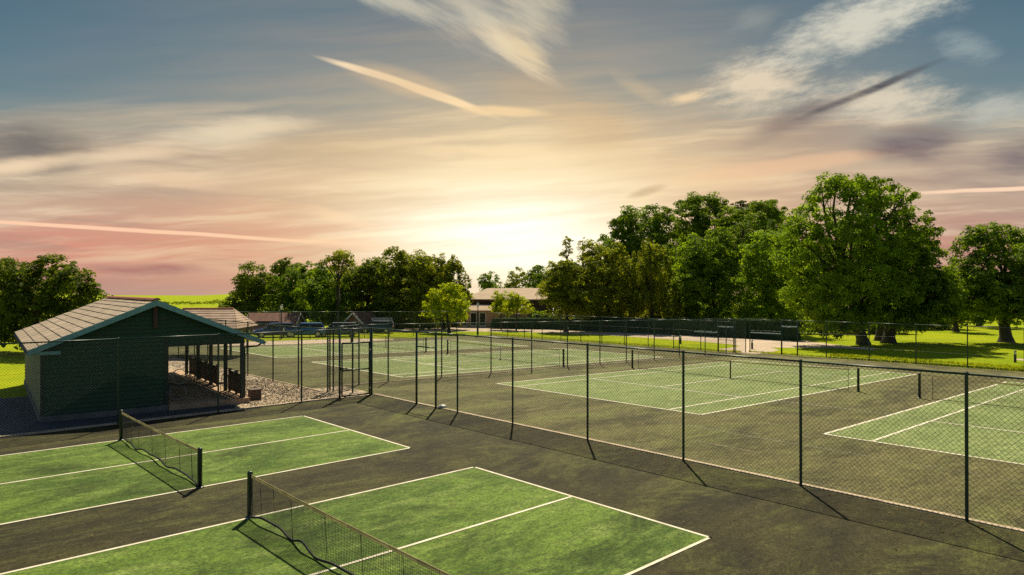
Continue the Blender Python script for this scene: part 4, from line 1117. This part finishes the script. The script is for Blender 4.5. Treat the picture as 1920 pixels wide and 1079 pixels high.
tree('tall_tree', 'tallest rounded tree of the row, above the dark roadside hedge', 755, 88, [(745,502,36,28),(775,515,40,38),(722,545,34,40),(760,566,50,38),(796,500,20,20),(712,512,14,12),(770,590,40,24),(800,545,34,40),(745,480,18,10)], 'leaf_olive', .30, .75, 1.15, dz=.8)
tree('willowy_tree', 'hazy olive tree at the right end of the row beside the glow', 832, 90, [(828,510,38,27),(850,540,28,38),(808,558,36,44),(846,500,20,16),(868,560,14,26),(830,585,40,30)], 'leaf_olive', .30, .7, 1.05, droop=.5, dz=.8)
tree('golden_tree', 'small glowing yellow-green tree in front of the olive row', 842, 78, [(838,555,30,20),(815,575,23,15),(860,573,22,19),(836,588,42,16),(848,545,16,11),(800,580,10,8)], 'leaf_gold', .22, .42, 1.0, trunk_r=.16)
# beyond the hall
tree('distant_tree', 'small round distant tree left of the glow above the hall roof', 920, 132, [(918,528,17,14),(926,541,22,11),(910,540,11,10)], 'leaf_mid', .34, .7, 1.1)
tree('distant_tree', 'pale loose distant tree in the middle above the hall roof', 970, 134, [(970,517,14,13),(974,535,23,15),(960,536,12,14)], 'leaf_olive', .34, .7, .75, hole=.15)
tree('distant_tree', 'distant tree standing against the edge of the right-hand wood above the hall', 1012, 132, [(1008,513,17,14),(1018,532,24,18),(998,530,12,18)], 'leaf_mid', .34, .7, 1.0)
tree('golden_shrub', 'tall golden shrub, left of the pair before the hall', 940, 89, [(938,565,16,17),(945,580,20,12),(930,578,10,12)], 'leaf_gold', .22, .4, 1.0, trunk_r=.08, cat='shrub')
tree('golden_shrub', 'wider golden shrub, right of the pair before the hall', 968, 87, [(965,563,18,14),(975,575,20,14),(955,580,16,12),(988,583,9,8)], 'leaf_gold', .22, .4, 1.0, trunk_r=.08, cat='shrub')
# the wood on the right
tree('light_tree', 'light loose tree at the left edge of the wood beside the hall', 1060, 84, [(1050,518,27,26),(1082,526,30,32),(1042,555,26,28),(1087,562,32,28),(1112,515,22,28),(1060,502,16,14),(1055,575,34,24),(1100,585,30,20),(1075,545,30,30),(1032,540,16,20)], 'leaf_olive', .26, .6, 1.05, trunk_r=.2, hole=.04, dz=.8)
tree('thin_topped_tree', 'thin ragged tree top standing above the light tree, left of two', 1063, 100, [(1063,456,9,12),(1058,478,9,8),(1068,470,6,6)], 'leaf_olive', .24, .4, .75, trunk_r=.22, branches=4, bare=3)
tree('thin_topped_tree', 'nearly bare twiggy tree top beside the ragged one, right of two', 1094, 102, [(1094,462,11,14),(1090,486,10,8)], 'leaf_olive', .22, .4, .35, trunk_r=.22, hole=.4, branches=6, bare=9)
tree('mid_tree', 'mid-sized sunlit tree of the wood right of the bungalow', 1140, 86, [(1130,498,28,34),(1152,540,32,40),(1124,560,30,36),(1152,478,20,20),(1140,585,34,22),(1170,520,26,36),(1110,470,16,16),(1165,580,30,24)], 'leaf_olive', .28, .62, 1.05, dz=.8)
tree('domed_tree', 'tall domed tree, first high crown of the wood from the glow', 1200, 104, [(1200,414,42,26),(1168,446,34,34),(1236,424,34,30),(1210,462,50,42),(1158,488,36,40),(1245,500,44,56),(1180,540,50,50),(1140,470,16,18)], 'leaf_mid', .32, .85, 1.15, dz=.8)
tree('weeping_tree', 'olive weeping tree hanging in front of the domed tree', 1222, 83, [(1222,476,28,20),(1205,515,28,40),(1242,524,28,46),(1222,566,40,36),(1190,565,20,34),(1255,575,18,30)], 'leaf_olive', .24, .6, 1.1, droop=1.3, dz=.8)
tree('crowned_tree', 'high crowned tree behind the weeping tree, second highest of the wood', 1322, 107, [(1322,390,44,25),(1290,424,33,36),(1354,424,38,36),(1320,468,56,48),(1300,380,18,14),(1345,378,18,12)], 'leaf_mid', .32, .85, 1.15, dz=.8)
tree('pine_tree', 'small dark flat-topped pine showing between two crowns', 1393, 108, [(1390,384,15,8),(1405,392,13,8),(1382,398,9,7),(1398,410,14,8)], 'leaf_blue', .26, .5, .95, trunk_r=.2, branches=4, zflat=.4)
tree('dense_tree', 'dense dark-topped tree left of the great tree', 1425, 100, [(1420,410,40,28),(1452,404,24,22),(1410,458,50,48),(1372,420,24,28),(1462,446,30,38),(1430,500,50,50),(1440,385,14,9)], 'leaf_mid', .30, .8, 1.15, dz=.8)
tree('forward_tree', 'shadowy tree standing forward in the wood behind the long hedge', 1335, 83, [(1330,486,44,40),(1352,456,28,30),(1310,548,44,52),(1362,548,40,56),(1330,590,54,28)], 'leaf_mid', .27, .62, 1.15, dz=.8)
tree('bright_tree', 'bright leafy tree squeezed between the weeping and forward trees', 1286, 86, [(1284,498,28,36),(1280,550,30,48),(1292,460,18,20),(1275,592,28,24)], 'leaf_bright', .27, .6, 1.0, dz=.8)
tree('leafy_tree', 'fresh green tree just left of the great tree, above the far gates', 1445, 79, [(1440,474,42,40),(1418,526,38,38),(1456,548,42,50),(1486,462,32,36),(1400,500,20,26),(1440,592,50,26)], 'leaf_bright', .27, .62, 1.0, dz=.8)
tree('great_tree', 'tallest great tree with airy flat top and leaning mossy trunk', 1618, 64,
     [(1558,350,32,17),(1606,342,46,15),(1652,354,38,17),(1688,374,24,14),(1625,380,40,14),(1540,372,26,13),(1600,372,34,9),
      (1532,414,46,32),(1592,424,46,34),(1500,452,36,40),(1545,492,46,46),(1508,552,30,40),(1522,598,25,26),(1598,490,40,44),(1570,552,40,44),(1476,498,22,26),(1560,602,30,18),(1530,560,40,40,-3),(1585,520,44,40,-3.5),(1630,540,40,34,-3),(1545,610,34,20,-3),(1640,470,40,36,-3),(1560,450,44,34,-3)],
     'leaf_bright', .24, .60, 1.0, trunk_r=.46, bark='bark_mossy', lean=-.7, branches=5, dz=.7, hole=.05)
tree('massive_tree', 'massive dark green tree crowding the right side of the great tree', 1666, 66,
     [(1650,412,44,34),(1700,432,40,32),(1735,464,33,34),(1645,470,50,46),(1690,504,50,48),(1742,516,30,44),(1655,560,52,40),(1722,570,46,36),(1620,590,34,26),(1765,478,10,8),(1705,398,10,7),(1690,545,48,40,-3),(1700,592,44,24,-2.5),(1600,585,40,26,-3.2),(1665,600,40,20,-3),(1745,560,32,34,-2),(1735,560,36,36,-2),(1680,470,44,36,-2.5)],
     'leaf_mid', .25, .62, 1.1, trunk_r=.50, dz=.8, branches=3)
tree('slim_tree', 'slim dark trunk standing between the two giant trees', 1648, 69, [(1650,540,34,40),(1690,540,40,34)], 'leaf_dark', .27, .6, 1.0, trunk_r=.34)
tree('edge_tree', 'spreading shady tree with thick trunk at the right edge', 1886, 67,
     [(1832,464,38,32),(1882,450,46,28),(1926,466,40,38),(1810,515,38,38),(1862,528,52,48),(1924,530,46,50),(1798,572,34,30),(1850,582,46,28),(1912,585,40,24),(1975,520,50,60),(1848,440,20,14),(1860,560,48,34,-3),(1820,545,40,36,-2.5),(1905,560,44,36,-3),(1890,500,44,36,-3)],
     'leaf_mid', .25, .60, 1.0, trunk_r=.52, dz=.8, branches=3)
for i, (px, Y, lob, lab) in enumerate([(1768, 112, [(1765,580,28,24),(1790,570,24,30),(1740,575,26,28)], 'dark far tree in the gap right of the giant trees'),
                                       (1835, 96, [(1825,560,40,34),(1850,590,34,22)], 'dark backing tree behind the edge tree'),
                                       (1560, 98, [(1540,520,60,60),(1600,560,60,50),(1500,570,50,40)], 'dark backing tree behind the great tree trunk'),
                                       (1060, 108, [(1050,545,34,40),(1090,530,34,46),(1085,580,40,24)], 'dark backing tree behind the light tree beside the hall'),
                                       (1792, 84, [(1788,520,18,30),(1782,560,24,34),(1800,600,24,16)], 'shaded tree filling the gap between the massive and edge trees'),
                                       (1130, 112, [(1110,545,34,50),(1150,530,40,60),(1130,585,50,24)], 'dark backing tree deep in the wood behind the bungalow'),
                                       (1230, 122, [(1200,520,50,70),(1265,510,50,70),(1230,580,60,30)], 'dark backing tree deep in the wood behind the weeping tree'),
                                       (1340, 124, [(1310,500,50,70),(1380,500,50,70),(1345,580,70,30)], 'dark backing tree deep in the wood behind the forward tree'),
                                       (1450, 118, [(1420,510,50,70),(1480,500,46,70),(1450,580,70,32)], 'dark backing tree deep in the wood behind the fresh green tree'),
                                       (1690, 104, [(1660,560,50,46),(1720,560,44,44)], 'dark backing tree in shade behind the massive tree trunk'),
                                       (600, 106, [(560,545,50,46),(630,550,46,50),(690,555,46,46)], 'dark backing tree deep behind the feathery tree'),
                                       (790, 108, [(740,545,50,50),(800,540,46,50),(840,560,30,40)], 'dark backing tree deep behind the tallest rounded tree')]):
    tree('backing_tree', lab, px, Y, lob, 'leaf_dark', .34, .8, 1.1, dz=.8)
def foliage_mass(name, spots, leaf, ls, rc, dens, kind='stuff'):
    lobes = []
    for (px, py, rx, ry, Y) in spots:
        k = Y/F; lobes.append((at(px, Y), Y, zat(py, Y), rx*k, (rx+ry)/2*k, ry*k))
    c, n_, _ = lobe_leaves(np.array(lobes), ls, rc, dens)
    v, q = leaf_quads(c, n_, ls); o = np_mesh(name, v, q, leaf); o['kind'] = kind; return o
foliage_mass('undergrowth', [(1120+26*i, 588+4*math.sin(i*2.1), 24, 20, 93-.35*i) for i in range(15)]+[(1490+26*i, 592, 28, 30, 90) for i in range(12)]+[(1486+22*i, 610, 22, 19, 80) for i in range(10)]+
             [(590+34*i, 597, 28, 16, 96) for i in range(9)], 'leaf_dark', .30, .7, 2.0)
foliage_mass('far_hedgerow', [(300+9*i, 568+(i*7 % 5)*.5, 6, 1.6, 1900) for i in range(12)]+[(404+6*i, 567-(i % 2), 5, 3, 1850) for i in range(4)], 'leaf_dark', 3.0, 5, 1.0)
# clipped hedges: dense leaf skin over a solid core
def hedge(label, pts, h, th, leaf='hedge', ls=.16):
    """pts: photo positions of the foot of the hedge"""
    P3 = []
    for p in pts:
        s_, d_ = px_sd(*p[:2]); P3.append(S3(s_, d_))
    hs = [p[2] if len(p) > 2 else h for p in pts]
    t = thing('hedge', label, 'hedge', P3[0])
    o = P3[0]; mb = MB(); C_, N_ = [], []
    for i in range(len(P3)-1):
        a, b = P3[i]-o, P3[i+1]-o; e = (b-a); L = e.xy.length; u = Vector((e.x, e.y, 0))/L; n = Vector((-u.y, u.x, 0))
        if n.y < 0: n = -n
        ha, hb = hs[i], hs[i+1]
        vs = [a, b, b+n*th, a+n*th]
        mb.add([p-Vector((0,0,.2)) for p in vs]+[vs[0]+Vector((0,0,ha*.97)), vs[1]+Vector((0,0,hb*.97)), vs[2]+Vector((0,0,hb*.97)), vs[3]+Vector((0,0,ha*.97))],
               [(3,2,1,0),(4,5,6,7),(0,1,5,4),(1,2,6,5),(2,3,7,6),(3,0,4,7)])
        m = int(L*(ha+hb)/2/(ls*ls)*1.3)
        x = rng.random(m); z = rng.random(m)
        p = np.outer(1-x, np.array(a))+np.outer(x, np.array(b)); p[:, 2] += z*(ha+(hb-ha)*x); p -= np.array(n)*(rng.random((m, 1))*.16-.02)
        C_.append(p); N_.append(unit(rng.normal(size=(m, 3))*.7-np.array(n)+np.array([0, 0, .3])))
        m = int(L*th/(ls*ls)*1.2); x = rng.random(m)
        p = np.outer(1-x, np.array(a))+np.outer(x, np.array(b)); p[:, 2] += (ha+(hb-ha)*x)+rng.random(m)*.14-.03; p += np.outer(rng.random(m)*th, np.array(n))
        C_.append(p); N_.append(unit(rng.normal(size=(m, 3))*.6+np.array([0, 0, 1])))
    mb.build('core', 'hedge', t)
    v, q = leaf_quads(np.concatenate(C_), np.concatenate(N_), ls); np_mesh('leaves', v, q, leaf, t)
hedge('long dark clipped hedge along the far side of the pink road', [(922, 616.5, 1.32), (1030, 618, 1.45), (1130, 622.5, 1.65), (1230, 627, 1.8), (1330, 631, 1.95), (1420, 636, 2.0), (1490, 640, 2.0)], 1.7, 1.3)
hedge('dark clipped hedge on the left of the road behind the silver car', [(640, 622, 1.1), (720, 618, 1.2), (800, 616, 1.3), (866, 612, 1.3)], 1.4, 1.2)
foliage_mass('hedge_tops', [(1000+17*i, 588+(i % 3), 13, 6, 93) for i in range(6)], 'leaf_bright', .2, .35, 1.0)
# grass blades where the lawns meet the courts, and on the bank under the tall tree
def blades(name, pts, width, n, h, leaf='blade', bank=0.0):
    segs = list(zip(pts[:-1], pts[1:])); Ls = np.array([math.dist(a, b) for a, b in segs]); idx = rng.choice(len(segs), n, p=Ls/Ls.sum())
    V_ = np.zeros((n, 3, 3)); 
    for i in range(n):
        a, b = segs[idx[i]]; t = rng.random(); w = rng.random()*width
        s_, d_ = a[0]+(b[0]-a[0])*t, a[1]+(b[1]-a[1])*t+w
        p = S3(s_, d_, bank*min(1, w/.3)); hh = h*(.5+rng.random()); an = rng.random()*6.28; bw = .022+.02*rng.random()
        V_[i, 0] = (p.x-bw*math.cos(an), p.y-bw*math.sin(an), p.z-.02); V_[i, 1] = (p.x+bw*math.cos(an), p.y+bw*math.sin(an), p.z-.02)
        V_[i, 2] = (p.x+hh*.5*rng.normal(), p.y+hh*.5*rng.normal(), p.z+hh)
    o = np_mesh(name, V_.reshape(-1, 3), np.arange(n*3).reshape(-1, 3), leaf); o['kind'] = 'stuff'; return o
mb = MB()
prof = [(37.08, .0), (37.14, .13), (37.5, .22), (38.4, .20), (41, .02)]
ssx = [3.0+1.1*i for i in range(30)]
for j, (d_, h_) in enumerate(prof):
    for s_ in ssx: mb.v.append(tuple(S3(s_, d_+random.uniform(-.05, .05)*(j < 2), h_*min(1, (s_-2.6)/3)+random.uniform(-.015, .015)+.005)))
n = len(ssx)
for j in range(len(prof)-1):
    for i in range(n-1): a = j*n+i; mb.f.append((a, a+1, a+n+1, a+n))
struct(mb.build('grass_bank', 'grass'))
def far_bar(fence_o, a, b, h, name):
    o_ = fence_o.location; mb = MB(); mb.bar(S3(*a, h)-o_, S3(*b, h)-o_, .05, .07); mb.build(name, 'bar_lit', fence_o)
far_bar(fp, (-.45, 36.86), (.83, 36.86), 2.22, 'header_bar'); far_bar(fpp, (-4.9, 35.06), (-3.5, 35.06), 2.07, 'header_bar')
far_bar(fp, (-2.95, 36.76), (-.5, 36.86), 1.62, 'middle_rail'); far_bar(fpp, (-7.1, 35.06), (-4.95, 35.06), 1.55, 'middle_rail')
for s_ in (-.45, .83):
    mb = MB(); p_ = S3(s_, 36.88)-fp.location; mb.tube([p_, p_+Vector((0, 0, 2.72))], .045, 8); mb.build('gate_post', 'steel', fp, True)
for s_ in (-4.9, -3.5):
    mb = MB(); p_ = S3(s_, 35.08)-fpp.location; mb.tube([p_, p_+Vector((0, 0, 2.5))], .045, 8); mb.build('gate_post', 'steel', fpp, True)
blades('bank_grass', [(3, 37.05), (34, 37.05)], .8, 9000, .16, bank=.16)
blades('verge_grass', [(-34, 35.4), (-3.4, 35.4)], .8, 6000, .14)
blades('verge_grass', [(-3.4, 37.1), (3, 37.1)], .5, 900, .12)
def litter(name, n):
    c = []
    for i in range(n):
        r_ = rng.random()
        if r_ < .45: s_, d_ = rng.random()*26, -.15-abs(rng.normal())*.5
        elif r_ < .7: s_, d_ = .1+abs(rng.normal())*.6, -rng.random()*16
        else: s_, d_ = rng.random()*24, -rng.random()*15
        c.append(tuple(S3(s_, d_, .022)))
    v, q = leaf_quads(np.array(c), unit(rng.normal(size=(n, 3))*.35+np.array([0, 0, 1])), .05); o = np_mesh(name, v, q, 'dry_leaf'); o['kind'] = 'stuff'
litter('fallen_leaves', 420)
# loose pebbles on the gravel strip
def pebbles(name, n):
    vs, fs = [], []
    oc = np.array([(1,0,0),(-1,0,0),(0,1,0),(0,-1,0),(0,0,1),(0,0,-1)], float); of = np.array([(0,2,4),(2,1,4),(1,3,4),(3,0,4),(2,0,5),(1,2,5),(3,1,5),(0,3,5)])
    for i in range(n):
        s_ = -rng.random()*9-.2; lo = -5.2+(-s_)*-.0; d_ = -1.15-rng.random()*3.6
        if d_ < -4.9 or s_ < -8: continue
        p = S3(s_, d_, .012); r = .014+.02*rng.random()
        m = np.array(Quaternion(tuple(rng.normal(size=4))).normalized().to_matrix())
        v = (oc*np.array([1.2, .9, .7])*r*(.8+.4*rng.random((6, 1))))@m.T+np.array(p); fs.append(of+len(vs)*6); vs.append(v)
    o = np_mesh(name, np.concatenate(vs), np.concatenate(fs), 'gravel'); o['kind'] = 'stuff'
pebbles('loose_pebbles', 4500)
